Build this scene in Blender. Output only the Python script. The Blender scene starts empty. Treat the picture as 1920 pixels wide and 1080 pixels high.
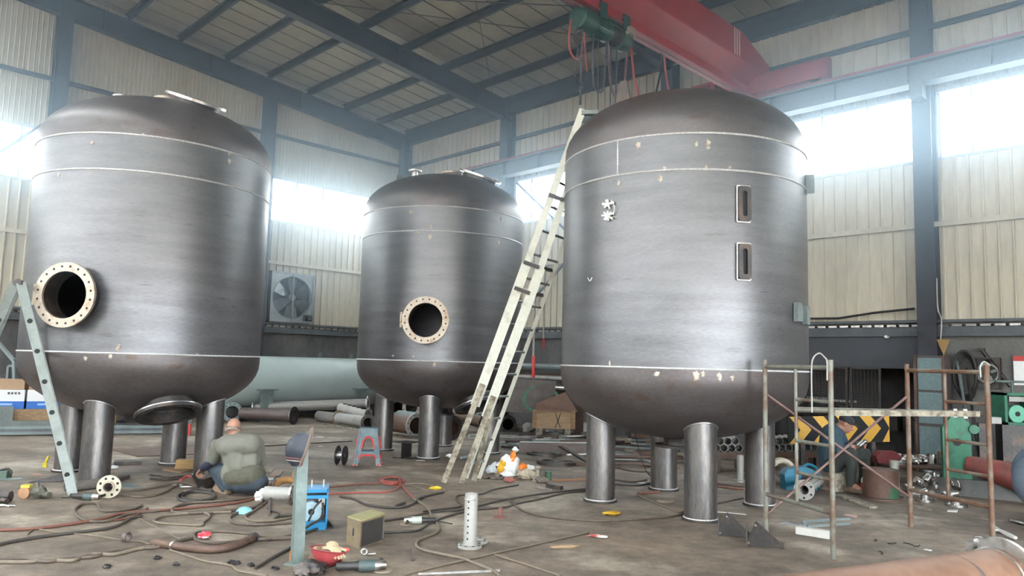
import bpy, bmesh, math, random
from mathutils import Vector as V, Matrix, noise
random.seed(7)
SC = bpy.context.scene
COL = SC.collection
PI = math.pi

# ---------------------------------------------------------------- camera
FPX = 1400.0
PITCH, ROLL, EYE = math.atan(140 / 1400), math.atan(.027), 1.6
cam = bpy.data.cameras.new('camera')
cam.sensor_width = 36; cam.lens = 36 * FPX / 1920; cam.clip_end = 500
camo = bpy.data.objects.new('camera', cam); COL.objects.link(camo)
camo.matrix_world = Matrix.Translation((0, 0, EYE)) @ Matrix.Rotation(PI / 2 + PITCH, 4, 'X') @ Matrix.Rotation(ROLL, 4, 'Z')
SC.camera = camo

# ---------------------------------------------------------------- sky, daylight, exposure
SKY = 9.0
w = bpy.data.worlds.new('sky'); SC.world = w; w.use_nodes = True
nt = w.node_tree
bg = nt.nodes['Background']
bg.inputs[0].default_value = (.88, .95, 1.0, 1); bg.inputs[1].default_value = SKY
SC.view_settings.view_transform = 'Standard'; SC.view_settings.look = 'None'
SC.view_settings.exposure = 1.22; SC.view_settings.gamma = 1.0
SC.view_settings.use_curve_mapping = False
SC.cycles.max_bounces = 8; SC.cycles.diffuse_bounces = 5; SC.cycles.glossy_bounces = 4
SC.cycles.transparent_max_bounces = 12; SC.cycles.volume_bounces = 0
SC.cycles.caustics_reflective = False; SC.cycles.caustics_refractive = False

# ---------------------------------------------------------------- pixel helpers (pixel of the 1920x1080 frame -> point in the hall)
CM = camo.matrix_world
def ray(px, py):
    return (CM.to_3x3() @ V(((px - 960) / FPX, -(py - 540) / FPX, -1)))
def G(px, py, z=0.0):
    d = ray(px, py); return V((0, 0, EYE)) + d * ((z - EYE) / d.z)
def at(px, py, y):
    d = ray(px, py); return V((0, 0, EYE)) + d * (y / d.y)
# hall frame: a runs along the right wall from the far corner, b along the left wall, z up
S2 = math.sqrt(.5)
KC = V((-3.48, 23.5, 0)); RWD = V((S2, -S2, 0)); LWD = V((-S2, -S2, 0)); UP = V((0, 0, 1))
def HP(a, b, z): return KC + RWD * a + LWD * b + UP * z
def LWp(px, py, a=0.0):
    d = ray(px, py); o = V((0, 0, EYE))
    return o + d * (((KC + RWD * a - o).dot(RWD)) / d.dot(RWD))
def RWp(px, py, b=0.0):
    d = ray(px, py); o = V((0, 0, EYE))
    return o + d * (((KC + LWD * b - o).dot(LWD)) / d.dot(LWD))

# ---------------------------------------------------------------- materials
MATS = {}
def mat(name, col, rough=.5, metal=0.0, col2=None, scale=4.0, thr=.5, soft=.15, stretch=(1, 1, 1), var=.12, vscale=25.0,
        bump=0.0, bscale=60.0, rough2=None, col3=None, scale3=14.0, thr3=.62):
    if name in MATS: return MATS[name]
    m = bpy.data.materials.new(name); m.use_nodes = True
    n, l = m.node_tree.nodes, m.node_tree.links
    bs = n['Principled BSDF']
    bs.inputs['Metallic'].default_value = metal; bs.inputs['Roughness'].default_value = rough
    tc = n.new('ShaderNodeTexCoord'); mp = n.new('ShaderNodeMapping')
    l.new(tc.outputs['Object'], mp.inputs[0]); mp.inputs['Scale'].default_value = stretch
    def nz(sc, det=5):
        t = n.new('ShaderNodeTexNoise'); t.inputs['Scale'].default_value = sc; t.inputs['Detail'].default_value = det
        l.new(mp.outputs[0], t.inputs['Vector']); return t
    def ramp(src, lo, hi):
        r = n.new('ShaderNodeMapRange'); r.inputs[1].default_value = lo; r.inputs[2].default_value = hi
        r.interpolation_type = 'SMOOTHSTEP'
        l.new(src, r.inputs[0]); return r.outputs[0]
    def mix(f, a, b, mode='MIX'):
        x = n.new('ShaderNodeMix'); x.data_type = 'RGBA'; x.blend_type = mode
        for s, val in ((0, f), (6, a), (7, b)):
            if hasattr(val, 'is_linked') or hasattr(val, 'links'): l.new(val, x.inputs[s])
            else: x.inputs[s].default_value = val if s == 0 else (*val, 1)
        return x.outputs[2]
    c = None
    cur = col
    if col2:
        f = ramp(nz(scale).outputs[0], thr - soft, thr + soft)
        cur = mix(f, cur, col2)
        if rough2 is not None:
            mr = n.new('ShaderNodeMapRange'); mr.inputs[3].default_value = rough; mr.inputs[4].default_value = rough2
            l.new(f, mr.inputs[0]); l.new(mr.outputs[0], bs.inputs['Roughness'])
    if col3:
        cur = mix(ramp(nz(scale3, 8).outputs[0], thr3 - .06, thr3 + .06), cur, col3)
    if var:
        t = nz(vscale, 6)
        r = n.new('ShaderNodeMapRange'); r.inputs[1].default_value = .3; r.inputs[2].default_value = .7
        r.inputs[3].default_value = 1 - var; r.inputs[4].default_value = 1 + var
        l.new(t.outputs[0], r.inputs[0])
        x = n.new('ShaderNodeVectorMath'); x.operation = 'SCALE'
        if isinstance(cur, tuple): x.inputs[0].default_value = cur
        else: l.new(cur, x.inputs[0])
        l.new(r.outputs[0], x.inputs['Scale']); cur = x.outputs[0]
    if isinstance(cur, tuple): bs.inputs['Base Color'].default_value = (*cur, 1)
    else: l.new(cur, bs.inputs['Base Color'])
    if bump:
        b = n.new('ShaderNodeBump'); b.inputs['Strength'].default_value = bump; b.inputs['Distance'].default_value = .01
        l.new(nz(bscale, 4).outputs[0], b.inputs['Height']); l.new(b.outputs[0], bs.inputs['Normal'])
    MATS[name] = m
    return m
def glass_mat():
    m = bpy.data.materials.new('window_glass'); m.use_nodes = True
    n, l = m.node_tree.nodes, m.node_tree.links
    n.remove(n['Principled BSDF'])
    t = n.new('ShaderNodeBsdfTransparent'); t.inputs[0].default_value = (.94, .96, .96, 1)
    g = n.new('ShaderNodeBsdfGlossy'); g.inputs['Roughness'].default_value = .05
    x = n.new('ShaderNodeMixShader'); x.inputs[0].default_value = .07
    l.new(t.outputs[0], x.inputs[1]); l.new(g.outputs[0], x.inputs[2]); l.new(x.outputs[0], n['Material Output'].inputs[0])
    return m

# ---------------------------------------------------------------- mesh builder
def frame(d):
    d = d.normalized(); u = UP.cross(d)
    if u.length < 1e-4: u = V((1, 0, 0))
    u.normalize(); return u, d.cross(u)
class MB:
    def __init__(self): self.v = []; self.f = []; self.s = []; self.m = []
    def add(self, vs, fs, smooth=False, mi=0):
        k = len(self.v); self.v += [V(p) for p in vs]
        for f in fs: self.f.append([i + k for i in f]); self.s.append(smooth); self.m.append(mi)
        return self
    def hexa(self, p, mi=0):
        return self.add(p, [(0, 3, 2, 1), (4, 5, 6, 7), (0, 1, 5, 4), (1, 2, 6, 5), (2, 3, 7, 6), (3, 0, 4, 7)], False, mi)
    def box(self, c, s, rz=0.0, mi=0, M=None):
        c = V(c); R = M if M is not None else Matrix.Rotation(rz, 3, 'Z')
        pts = [c + R @ V((x * s[0] / 2, y * s[1] / 2, z * s[2] / 2)) for z in (-1, 1) for x, y in ((-1, -1), (1, -1), (1, 1), (-1, 1))]
        return self.hexa(pts, mi)
    def hbox(self, a0, a1, b0, b1, z0, z1, mi=0):
        return self.hexa([HP(a, b, z) for z in (z0, z1) for a, b in ((a0, b0), (a1, b0), (a1, b1), (a0, b1))], mi)
    def beam(self, p, q, w, h, up=None, mi=0):
        p, q = V(p), V(q); d = (q - p).normalized(); up = V(up) if up is not None else UP
        u = d.cross(up)
        if u.length < 1e-4: u = d.cross(V((1, 0, 0)))
        u.normalize(); n = u.cross(d)
        return self.hexa([e + u * (sx * w / 2) + n * (sz * h / 2) for e in (p, q) for sx, sz in ((-1, -1), (1, -1), (1, 1), (-1, 1))], mi)
    def tube(self, pts, r, n=10, cap=True, mi=0, smooth=True):
        pts = [V(p) for p in pts]; k = len(pts)
        rs = r if isinstance(r, (list, tuple)) else [r] * k
        base = len(self.v); u = None
        for i, p in enumerate(pts):
            d = (pts[min(i + 1, k - 1)] - pts[max(i - 1, 0)]).normalized()
            if u is None: u, w_ = frame(d)
            else:
                u = (u - d * u.dot(d))
                if u.length < 1e-5: u, _ = frame(d)
                u.normalize()
            w_ = d.cross(u)
            for j in range(n):
                t = 2 * PI * j / n
                self.v.append(p + (u * math.cos(t) + w_ * math.sin(t)) * rs[i])
        for i in range(k - 1):
            for j in range(n):
                a, b = base + i * n + j, base + i * n + (j + 1) % n
                self.f.append([a, b, b + n, a + n]); self.s.append(smooth); self.m.append(mi)
        if cap:
            self.f.append([base + j for j in range(n)][::-1]); self.s.append(False); self.m.append(mi)
            self.f.append([base + (k - 1) * n + j for j in range(n)]); self.s.append(False); self.m.append(mi)
        return self
    def cyl(self, p, q, r, n=20, r2=None, mi=0): return self.tube([p, q], [r, r if r2 is None else r2], n, True, mi)
    def lathe(self, prof, n=48, M=None, closed=False, mi=0, arc=None):
        """prof: (r, z) list; closed joins last to first; M places it"""
        M = M or Matrix(); base = len(self.v); k = len(prof)
        for r, z in prof:
            for j in range(n):
                t = 2 * PI * j / n; self.v.append(M @ V((max(r, 1e-5) * math.cos(t), max(r, 1e-5) * math.sin(t), z)))
        for i in range(k if closed else k - 1):
            i2 = (i + 1) % k
            for j in range(n):
                self.f.append([base + i * n + j, base + i * n + (j + 1) % n, base + i2 * n + (j + 1) % n, base + i2 * n + j])
                self.s.append(True); self.m.append(mi)
        return self
    def ring(self, c, ax, ro, ri, h, n=40, mi=0):
        return self.lathe([(ri, -h / 2), (ro, -h / 2), (ro, h / 2), (ri, h / 2)], n, axis(c, ax), True, mi)
    def pipe(self, p, q, ro, ri, n=28, mi=0):
        p, q = V(p), V(q); L = (q - p).length
        return self.lathe([(ri, 0), (ro, 0), (ro, L), (ri, L)], n, axis(p, q - p), True, mi)
    def torus(self, c, ax, R, r, n=48, k=8, mi=0):
        return self.lathe([(R + r * math.cos(2 * PI * i / k), r * math.sin(2 * PI * i / k)) for i in range(k)], n, axis(c, ax), True, mi)
    def ell(self, c, s, n=16, k=10, M=None, jit=0.0, mi=0):
        c = V(c); R = M or Matrix.Identity(3); base = len(self.v)
        for i in range(k + 1):
            ph = -PI / 2 + PI * i / k
            for j in range(n):
                t = 2 * PI * j / n
                p = V((math.cos(ph) * math.cos(t), math.cos(ph) * math.sin(t), math.sin(ph)))
                q = 1.0
                if jit: q = 1 + jit * noise.noise(p * 2.3 + c * 7)
                self.v.append(c + R @ V((p.x * s[0] * q, p.y * s[1] * q, p.z * s[2] * q)))
        for i in range(k):
            for j in range(n):
                self.f.append([base + i * n + j, base + i * n + (j + 1) % n, base + (i + 1) * n + (j + 1) % n, base + (i + 1) * n + j])
                self.s.append(True); self.m.append(mi)
        return self
    def prism(self, poly, o, ex, ey, n_, t, mi=0):
        """extrude a 2-D polygon lying in plane (o, ex, ey) by t along n_"""
        o, ex, ey, n_ = V(o), V(ex), V(ey), V(n_); k = len(poly)
        a = [o + ex * x + ey * y for x, y in poly]
        b = [p + n_ * t for p in a]
        fs = [tuple(range(k))[::-1], tuple(range(k, 2 * k))] + [(i, (i + 1) % k, k + (i + 1) % k, k + i) for i in range(k)]
        return self.add(a + b, fs, False, mi)
    def cone(self, p, q, r1, r2, n=24, mi=0): return self.tube([p, q], [r1, r2], n, True, mi)
    def mesh(self, name, Minv=None, dedupe=True):
        me = bpy.data.meshes.new(name)
        vs = self.v if Minv is None else [Minv @ p for p in self.v]
        me.from_pydata([tuple(p) for p in vs], [], self.f)
        me.polygons.foreach_set('use_smooth', self.s); me.polygons.foreach_set('material_index', self.m)
        bm = bmesh.new(); bm.from_mesh(me)
        if dedupe: bmesh.ops.remove_doubles(bm, verts=bm.verts, dist=1e-5)
        bmesh.ops.recalc_face_normals(bm, faces=bm.faces)
        for e in bm.edges:
            if len(e.link_faces) == 2 and e.calc_face_angle(0) > .7: e.smooth = False
        bm.to_mesh(me); bm.free(); me.update()
        return me
    def build(self, name, m, parent=None, loc=None):
        Mi = None
        if parent is not None: Mi = WM[parent.name].inverted()
        elif loc is not None: Mi = Matrix.Translation(-V(loc))
        elif self.v:
            lo = V([min(p[i] for p in self.v) for i in range(3)]); hi = V([max(p[i] for p in self.v) for i in range(3)])
            loc = V(((lo.x + hi.x) / 2, (lo.y + hi.y) / 2, lo.z)); Mi = Matrix.Translation(-loc)
        o = bpy.data.objects.new(name, self.mesh(name, Mi)); COL.objects.link(o)
        for x in (m if isinstance(m, (list, tuple)) else [m]): o.data.materials.append(x)
        if parent is not None: o.parent = parent; WM[o.name] = WM[parent.name].copy()
        else: o.location = loc; WM[o.name] = Matrix.Translation(loc)
        return o
WM = {}
def axis(c, d):
    d = V(d).normalized(); u, w_ = frame(d)
    M = Matrix((u, w_, d)).transposed().to_4x4(); M.translation = V(c); return M
def thing(name, label, cat, loc=(0, 0, 0), rz=0.0, group=None):
    o = bpy.data.objects.new(name, None); COL.objects.link(o); o.empty_display_size = .1
    o.location = loc; o.rotation_euler = (0, 0, rz)
    WM[o.name] = Matrix.Translation(V(loc)) @ Matrix.Rotation(rz, 4, 'Z')
    return tag(o, label, cat, group)
def tag(o, label, cat, group=None, kind=None):
    o['label'] = label; o['category'] = cat
    if group: o['group'] = group
    if kind: o['kind'] = kind
    return o
def struct(o): o['kind'] = 'structure'; return o
def dup(root, loc, rz, label=None, group=None):
    r = root.copy(); COL.objects.link(r); r.location = loc; r.rotation_euler = (0, 0, rz)
    if label: r['label'] = label
    if group: r['group'] = group
    for ch in list(root.children):
        c = ch.copy(); COL.objects.link(c); c.parent = r
        for g in list(ch.children):
            d = g.copy(); COL.objects.link(d); d.parent = c
    return r
def spline(pts, k=8):
    pts = [V(p) for p in pts]; out = []
    q = [pts[0] * 2 - pts[1]] + pts + [pts[-1] * 2 - pts[-2]]
    for i in range(1, len(q) - 2):
        p0, p1, p2, p3 = q[i - 1:i + 3]
        for j in range(k):
            t = j / k
            out.append(.5 * ((2 * p1) + (p2 - p0) * t + (2 * p0 - 5 * p1 + 4 * p2 - p3) * t * t + (3 * p1 - p0 - 3 * p2 + p3) * t ** 3))
    return out + [pts[-1]]
def modmesh(o, mods):
    """apply modifiers (name, type, settings) to a temporary object and return the evaluated mesh"""
    for ty, st in mods:
        md = o.modifiers.new(ty, ty)
        for k_, v_ in st.items(): setattr(md, k_, v_)
    dg = bpy.context.evaluated_depsgraph_get(); dg.update()
    me = bpy.data.meshes.new_from_object(o.evaluated_get(dg), depsgraph=dg)
    o.modifiers.clear(); return me
def cut(o, cutter_mb):
    """boolean the cutter out of object o (same parent frame)"""
    c = bpy.data.objects.new('tmp', cutter_mb.mesh('tmp', WM[o.name].inverted())); COL.objects.link(c)
    c.matrix_world = WM[o.name]
    md = o.modifiers.new('b', 'BOOLEAN'); md.operation = 'DIFFERENCE'; md.object = c; md.solver = 'EXACT'
    bpy.context.view_layer.update()
    dg = bpy.context.evaluated_depsgraph_get()
    me = bpy.data.meshes.new_from_object(o.evaluated_get(dg), depsgraph=dg)
    o.modifiers.clear(); o.data = me
    bpy.data.objects.remove(c)

# palette
M_STEEL = mat('tank_steel', (.125, .125, .131), .38, .7, (.168, .168, .176), 1.8, .5, .25, (.7, .7, 5.0), .14, 24, .05, 120, .40, (.095, .09, .09), 3.2, .70)
M_HEAD = mat('head_steel', (.102, .088, .087), .42, .6, (.136, .124, .124), 1.8, .5, .25, (1, 1, 2.0), .12, 20, .06, 100, .42, (.105, .076, .066), 3, .64)
M_LEG = mat('leg_steel', (.13, .125, .125), .4, .8, (.2, .185, .175), 5, .5, .2, (2, 2, .4), .2, 30, .08, 80, .33)
M_WELD = mat('weld_bead', (.72, .72, .72), .42, .6, var=.3, vscale=60, bump=.4, bscale=160)
M_PUTTY = mat('chalk_patch', (.50, .45, .39), .85, 0, (.36, .27, .19), 18, .55, .1)
M_FLANGE = mat('machined_flange', (.40, .345, .28), .45, .5, (.28, .18, .12), 7, .6, .12, var=.15)
M_DARKIN = mat('dark_inside', (.02, .021, .024), .8)
M_FRAME = mat('frame_paint', (.022, .024, .034), .55, .05, (.031, .035, .046), 3, .5, .2)
M_CREAM = mat('cream_cladding', (.58, .545, .445), .5, .0, (.49, .46, .37), 1.3, .5, .2, (1, 1, .25), .08, 12)
M_ROOF = mat('roof_panel', (.44, .415, .30), .55, 0, (.36, .335, .25), .9, .5, .25, var=.08, vscale=6)
M_CONC = mat('stained_wall', (.13, .125, .12), .85, 0, (.075, .075, .078), 1.1, .5, .2, (1, 1, .6), .15, 10, .2, 40)
M_ALU = mat('aluminium', (.20, .225, .21), .45, .15, (.155, .17, .16), 6, .58, .15, var=.08)
M_WHITEALU = mat('white_rail', (.58, .58, .50), .45, .1, (.42, .39, .32), 5, .62, .12, var=.07)
M_RED = mat('crane_red', (.36, .018, .016), .5, .0, (.30, .018, .016), 2, .5, .25, var=.06)
M_GREEN = mat('hoist_green', (.006, .05, .03), .4, .1, var=.12)
M_BLACK = mat('black_rubber', (.018, .017, .017), .6)
M_REDCAB = mat('red_cable', (.28, .035, .035), .5)
M_RUST = mat('rusty_pipe', (.095, .060, .047), .6, .25, (.14, .082, .06), 3, .5, .2, (1, 1, 1), .18, 20, .12, 60)
M_BROWN = mat('primed_pipe', (.10, .075, .07), .5, .3, (.13, .10, .09), 4, .5, .2, var=.12)
M_DKSTEEL = mat('dark_steel', (.055, .052, .052), .45, .6, (.10, .075, .06), 6, .58, .12, var=.15)
M_BRIGHT = mat('bright_steel', (.55, .54, .52), .3, .9, (.3, .27, .24), 9, .6, .12, var=.12)
M_STAIN = mat('stainless', (.52, .51, .50), .25, .9, (.30, .28, .26), 8, .55, .15, var=.1)
M_WHITEP = mat('white_pipe', (.36, .35, .325), .5, .1, (.28, .265, .24), 5, .6, .15, var=.06)
M_WOOD = mat('raw_wood', (.34, .22, .12), .75, 0, (.24, .15, .085), 5, .5, .2, (1, 6, 6), .15, 20)
M_OLDWOOD = mat('weathered_wood', (.30, .27, .21), .8, 0, (.14, .115, .085), 12, .52, .12, (1, 1, 1), .25, 30)
M_GREYST = mat('grey_painted_steel', (.20, .235, .235), .5, .1, (.15, .18, .18), 3, .5, .2)
M_LEDGE = mat('ledge_paint', (.10, .115, .125), .55, .1, (.08, .09, .10), 3)
M_TEAL = mat('pale_teal_steel', (.115, .15, .138), .5, .1, (.2, .26, .25), 4, .55, .2)
M_GREENP = mat('machine_green', (.025, .15, .085), .5, .05, (.025, .10, .065), 5, .58, .12)
M_BLUE = mat('equipment_blue', (.02, .26, .55), .4, .0, var=.08)
M_WHITE = mat('white_paint', (.75, .75, .73), .5, var=.05)
M_YEL = mat('warning_yellow', (.62, .33, .02), .5, var=.08)
M_ORANGE = mat('orange_plastic', (.75, .20, .01), .5, var=.06)
M_REDP = mat('red_plastic', (.50, .05, .05), .45, var=.08)
M_GLASS = glass_mat()
# ================================================================ the hall
AL, BL, RIDGE = 30.0, 26.0, 13.0             # hall length along a, width along b
def roof_z(b): return 8.9 + .1 * (b if b <= RIDGE else 2 * RIDGE - b)
# floor: worn concrete
fm = mat('worn_concrete', (.228, .176, .132), .58, 0, (.125, .096, .074), .55, .5, .22, (1, 1, 1), .22, 8, .25, 12, .8, (.31, .255, .20), .9, .58)
def floor_nodes(m):
    n, l = m.node_tree.nodes, m.node_tree.links
    bs = n['Principled BSDF']; src = bs.inputs['Base Color'].links[0].from_socket
    tc = n.new('ShaderNodeTexCoord')
    t = n.new('ShaderNodeTexNoise'); t.inputs['Scale'].default_value = 2.2; t.inputs['Detail'].default_value = 9; t.inputs['Roughness'].default_value = .7
    mp = n.new('ShaderNodeMapping'); mp.inputs['Rotation'].default_value = (0, 0, .35); mp.inputs['Scale'].default_value = (.8, 1.2, 1)
    l.new(tc.outputs['Object'], mp.inputs[0]); l.new(mp.outputs[0], t.inputs['Vector'])
    r = n.new('ShaderNodeMapRange'); r.inputs[1].default_value = .36; r.inputs[2].default_value = .66; r.inputs[3].default_value = .62; r.inputs[4].default_value = 1.25
    l.new(t.outputs[0], r.inputs[0])
    x = n.new('ShaderNodeVectorMath'); x.operation = 'SCALE'; l.new(src, x.inputs[0]); l.new(r.outputs[0], x.inputs['Scale'])
    t3 = n.new('ShaderNodeTexNoise'); t3.inputs['Scale'].default_value = 38; t3.inputs['Detail'].default_value = 7; t3.inputs['Roughness'].default_value = .75
    l.new(tc.outputs['Object'], t3.inputs['Vector'])
    r3 = n.new('ShaderNodeMapRange'); r3.inputs[1].default_value = .34; r3.inputs[2].default_value = .66; r3.inputs[3].default_value = .78; r3.inputs[4].default_value = 1.2
    l.new(t3.outputs[0], r3.inputs[0])
    x3 = n.new('ShaderNodeVectorMath'); x3.operation = 'SCALE'; l.new(x.outputs[0], x3.inputs[0]); l.new(r3.outputs[0], x3.inputs['Scale']); x = x3
    # rust coloured stains
    t2 = n.new('ShaderNodeTexNoise'); t2.inputs['Scale'].default_value = .8; t2.inputs['Detail'].default_value = 6
    l.new(tc.outputs['Object'], t2.inputs['Vector'])
    r2 = n.new('ShaderNodeMapRange'); r2.inputs[1].default_value = .62; r2.inputs[2].default_value = .78; r2.inputs[4].default_value = .55
    l.new(t2.outputs[0], r2.inputs[0])
    mx = n.new('ShaderNodeMix'); mx.data_type = 'RGBA'; mx.inputs[7].default_value = (.22, .115, .07, 1)
    l.new(r2.outputs[0], mx.inputs[0]); l.new(x.outputs[0], mx.inputs[6])
    l.new(mx.outputs[2], bs.inputs['Base Color'])
floor_nodes(fm)
mb = MB(); mb.hbox(-.05, AL, -1.6, BL, -.2, 0); struct(mb.build('floor', fm, loc=(0, 0, 0)))
mb = MB(); mb.hbox(-150, 150, -150, 150, -.5, -.25); struct(mb.build('ground', mat('yard', (.30, .29, .27), .9, var=.1)))

WB0, WB1 = 5.33, 6.53                         # window band
def rib_profile(L, per=.205, rib=.045, dep=.03):
    pts, s = [], 0.0
    while s < L:
        for ds, o in ((0, 0), (per - rib, 0), (per - rib + .01, dep), (per - .01, dep)):
            if s + ds <= L: pts.append((s + ds, o))
        s += per
    pts.append((L, 0)); return pts
def cladding(mb, P, prof, z0, z1f):
    k = len(prof); a = [P(s, o, z0) for s, o in prof]; b = [P(s, o, z1f(s)) for s, o in prof]
    mb.add(a + b, [(i, i + 1, k + i + 1, k + i) for i in range(k - 1)])
Lw = lambda s, o, z: HP(o, s, z)
Rw = lambda s, o, z: HP(s, o, z)
# left (gable) wall
mb = MB(); pr = rib_profile(BL)
cladding(mb, Lw, pr, 2.46, lambda s: WB0); cladding(mb, Lw, rib_profile(BL, .1, .03, .015), WB1, lambda s: roof_z(s))
mb.hbox(-.25, -.02, -.2, BL, 0, 2.5, 1); mb.hbox(-.06, -.02, -.2, BL, 2.5, WB0); mb.hbox(-.06, -.02, -.2, BL, WB1, 8.8)
struct(mb.build('wall_left', [M_CREAM, M_CONC]))
# right (eaves) wall with a recess behind the mesh gate
mb = MB(); pr = rib_profile(AL)
cladding(mb, Rw, pr, 2.46, lambda s: WB0); cladding(mb, Rw, pr, WB1, lambda s: 8.7)
for a0, a1, z0, mi in ((-.2, 12.3, 0, 1), (12.3, 14.95, 1.72, 1), (14.95, AL, 0, 2)): mb.hbox(a0, a1, -.25, -.02, z0, 2.5, mi)
mb.hbox(-.2, AL, -.06, -.02, 2.5, WB0); mb.hbox(-.2, AL, -.06, -.02, WB1, 9.0)
mb.hbox(12.2, 12.3, -1.5, -.02, 0, 2.3, 1); mb.hbox(14.95, 15.05, -1.5, -.02, 0, 2.3, 1); mb.hbox(12.2, 15.05, -1.6, -1.5, 0, 2.3, 1); mb.hbox(12.2, 15.05, -1.6, -.02, 2.2, 2.3, 1)
struct(mb.build('wall_right', [M_CREAM, M_CONC, mat('plaster', (.165, .162, .15), .85, 0, (.115, .113, .106), 1.2, .5, .2)]))
# the wall across the hall, behind the camera, with a long strip of daylight above it
mb = MB(); mb.hbox(0, AL, BL, BL + .1, 0, 4.4); mb.hbox(0, AL, BL, BL + .1, 6.6, 9.0); struct(mb.build('wall_back', M_CREAM))
mb = MB(); mb.hbox(AL, AL + .1, 0, 6, 0, 10); mb.hbox(AL, AL + .1, 6, 26, 4.6, 10.3); struct(mb.build('wall_front', M_CREAM))
# roof
mb = MB()
for b0, b1 in ((-.3, RIDGE), (RIDGE, 15.0), (16.6, 20.0), (21.4, BL + .3)):   # gaps added in the unseen far slope to light the floor
    z0, z1 = roof_z(b0), roof_z(b1)
    mb.hexa([HP(a, b, z) for dz in (0, .1) for a, b, z in ((-.3, b0, z0 + dz), (AL + .3, b0, z0 + dz), (AL + .3, b1, z1 + dz), (-.3, b1, z1 + dz))])
ns = 52                                        # panel joints: low ribs running up the slope
for i in range(ns):
    a = .25 + i * .58
    mb.hexa([HP(x, b, z) for dz in (-.018, .0) for x, b, z in ((a, 0, roof_z(0) + dz), (a + .02, 0, roof_z(0) + dz), (a + .02, RIDGE, roof_z(RIDGE) + dz), (a, RIDGE, roof_z(RIDGE) + dz))], 1)
struct(mb.build('ceiling', [M_ROOF, mat('panel_joint', (.20, .19, .16), .6)]))
mb = MB()
for b0, b1 in ((15.0, 16.6), (20.0, 21.4)): mb.hexa([HP(a, b, roof_z(b) + dz) for dz in (.03, .036) for a, b in ((-.3, b0), (AL + .3, b0), (AL + .3, b1), (-.3, b1))])
struct(mb.build('added_skylight', M_GLASS))  # panes over the added roof gaps, out of view, for overhead light
# steel frame
def h_col(name, a, b, z1, along):              # H column, flanges facing the room
    mb = MB(); w2, d, t = .15, .30, .02
    if along == 'a':
        mb.hbox(a - w2, a + w2, b, b + t, 0, z1); mb.hbox(a - w2, a + w2, b + d - t, b + d, 0, z1); mb.hbox(a - .012, a + .012, b + t, b + d - t, 0, z1)
    else:
        mb.hbox(a, a + t, b - w2, b + w2, 0, z1); mb.hbox(a + d - t, a + d, b - w2, b + w2, 0, z1); mb.hbox(a + t, a + d - t, b - .012, b + .012, 0, z1)
    return struct(mb.build(name, M_FRAME))
COLS = [4.78, 9.98, 15.15, 20.2, 25.3]
RAFT = [.12] + COLS
h_col('column', .15, .03, 8.6, 'a')
for a in COLS: h_col('column', a, .03, 8.6, 'a')
for b in (4.85, 9.9, 14.9, 19.9): h_col('column', .03, b, roof_z(b) - .5, 'b')
for a in RAFT:
    mb = MB(); dep = .48
    for b0, b1 in ((.05, RIDGE), (RIDGE, BL)):
        za, zb = roof_z(b0) - .2, roof_z(b1) - .2
        def rib(a0, a1, lo, hi):
            mb.hexa([HP(x, b, z) for k in (0, 1) for x, b, z in ((a0, b0, za - (lo, hi)[k]), (a1, b0, za - (lo, hi)[k]), (a1, b1, zb - (lo, hi)[k]), (a0, b1, zb - (lo, hi)[k]))])
        rib(a - .012, a + .012, dep, 0); rib(a - .11, a + .11, dep + .02, dep); rib(a - .11, a + .11, .02, 0)
        for j in range(5):
            b = b0 + (b1 - b0) * (j + .5) / 5; z = roof_z(b) - .2
            mb.hbox(a - .10, a + .10, b - .008, b + .008, z - dep, z)
    struct(mb.build('rafter', M_FRAME))
for i, b in enumerate([.12, 1.2, 2.42, 3.65, 4.88, 6.1, 7.32, 8.55, 9.78, 11.0, 12.3]):
    mb = MB(); z = roof_z(b)
    for db0, db1, z0, z1 in ((-.004, .004, -.2, 0), (-.004, .07, -.2, -.19), (-.004, .07, -.012, 0)): mb.hbox(-.1, AL, b + db0, b + db1, z + z0, z + z1)
    struct(mb.build('purlin', M_FRAME))
mb = MB(); mb.hbox(0, AL, .0, .18, 8.42, 8.72); struct(mb.build('eaves_beam', M_FRAME))
for z in (4.18, 7.72):                         # girts
    mb = MB(); mb.hbox(.03, .09, .3, BL, z - .06, z + .03); struct(mb.build('girt', M_CREAM if z < 5 else M_FRAME))
    mb = MB(); mb.hbox(.3, AL, .03, .09, z - .06, z + .03); struct(mb.build('girt', M_CREAM if z < 5 else M_FRAME))
# ledge under the cladding
for nm, f in (('left', lambda mb, s0, s1, d0, d1, z0, z1, mi=0: mb.hbox(d0, d1, s0, s1, z0, z1, mi)), ('right', lambda mb, s0, s1, d0, d1, z0, z1, mi=0: mb.hbox(s0, s1, d0, d1, z0, z1, mi))):
    mb = MB(); f(mb, 0, 26, 0, .10, 2.24, 2.40); f(mb, 0, 26, 0, .16, 2.47, 2.52)
    s = .1
    while s < 26: f(mb, s, s + .15, 0, .13, 2.405, 2.44, 1); s += .205
    struct(mb.build('trim_1' if nm == 'left' else 'trim_2', [M_LEDGE, M_BRIGHT]))
# runway beam and its rail, on brackets
mb = MB(); mb.hbox(.3, AL, .30, .58, 6.56, 6.59); mb.hbox(.3, AL, .32, .56, 6.94, 6.97); mb.hbox(.3, AL, .43, .45, 6.59, 6.94)
for a in [x * 1.25 for x in range(1, 23)]: mb.hbox(a, a + .012, .33, .55, 6.59, 6.94)
for a in [.15] + COLS: mb.hbox(a - .1, a + .1, .33, .58, 6.3, 6.56)
struct(mb.build('runway_beam', mat('runway_paint', (.13, .165, .19), .5, .1)))
mb = MB(); mb.hbox(.3, AL, .41, .47, 6.97, 7.06); struct(mb.build('crane_rail', mat('rail_red', (.28, .06, .055), .5, .3)))
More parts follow.
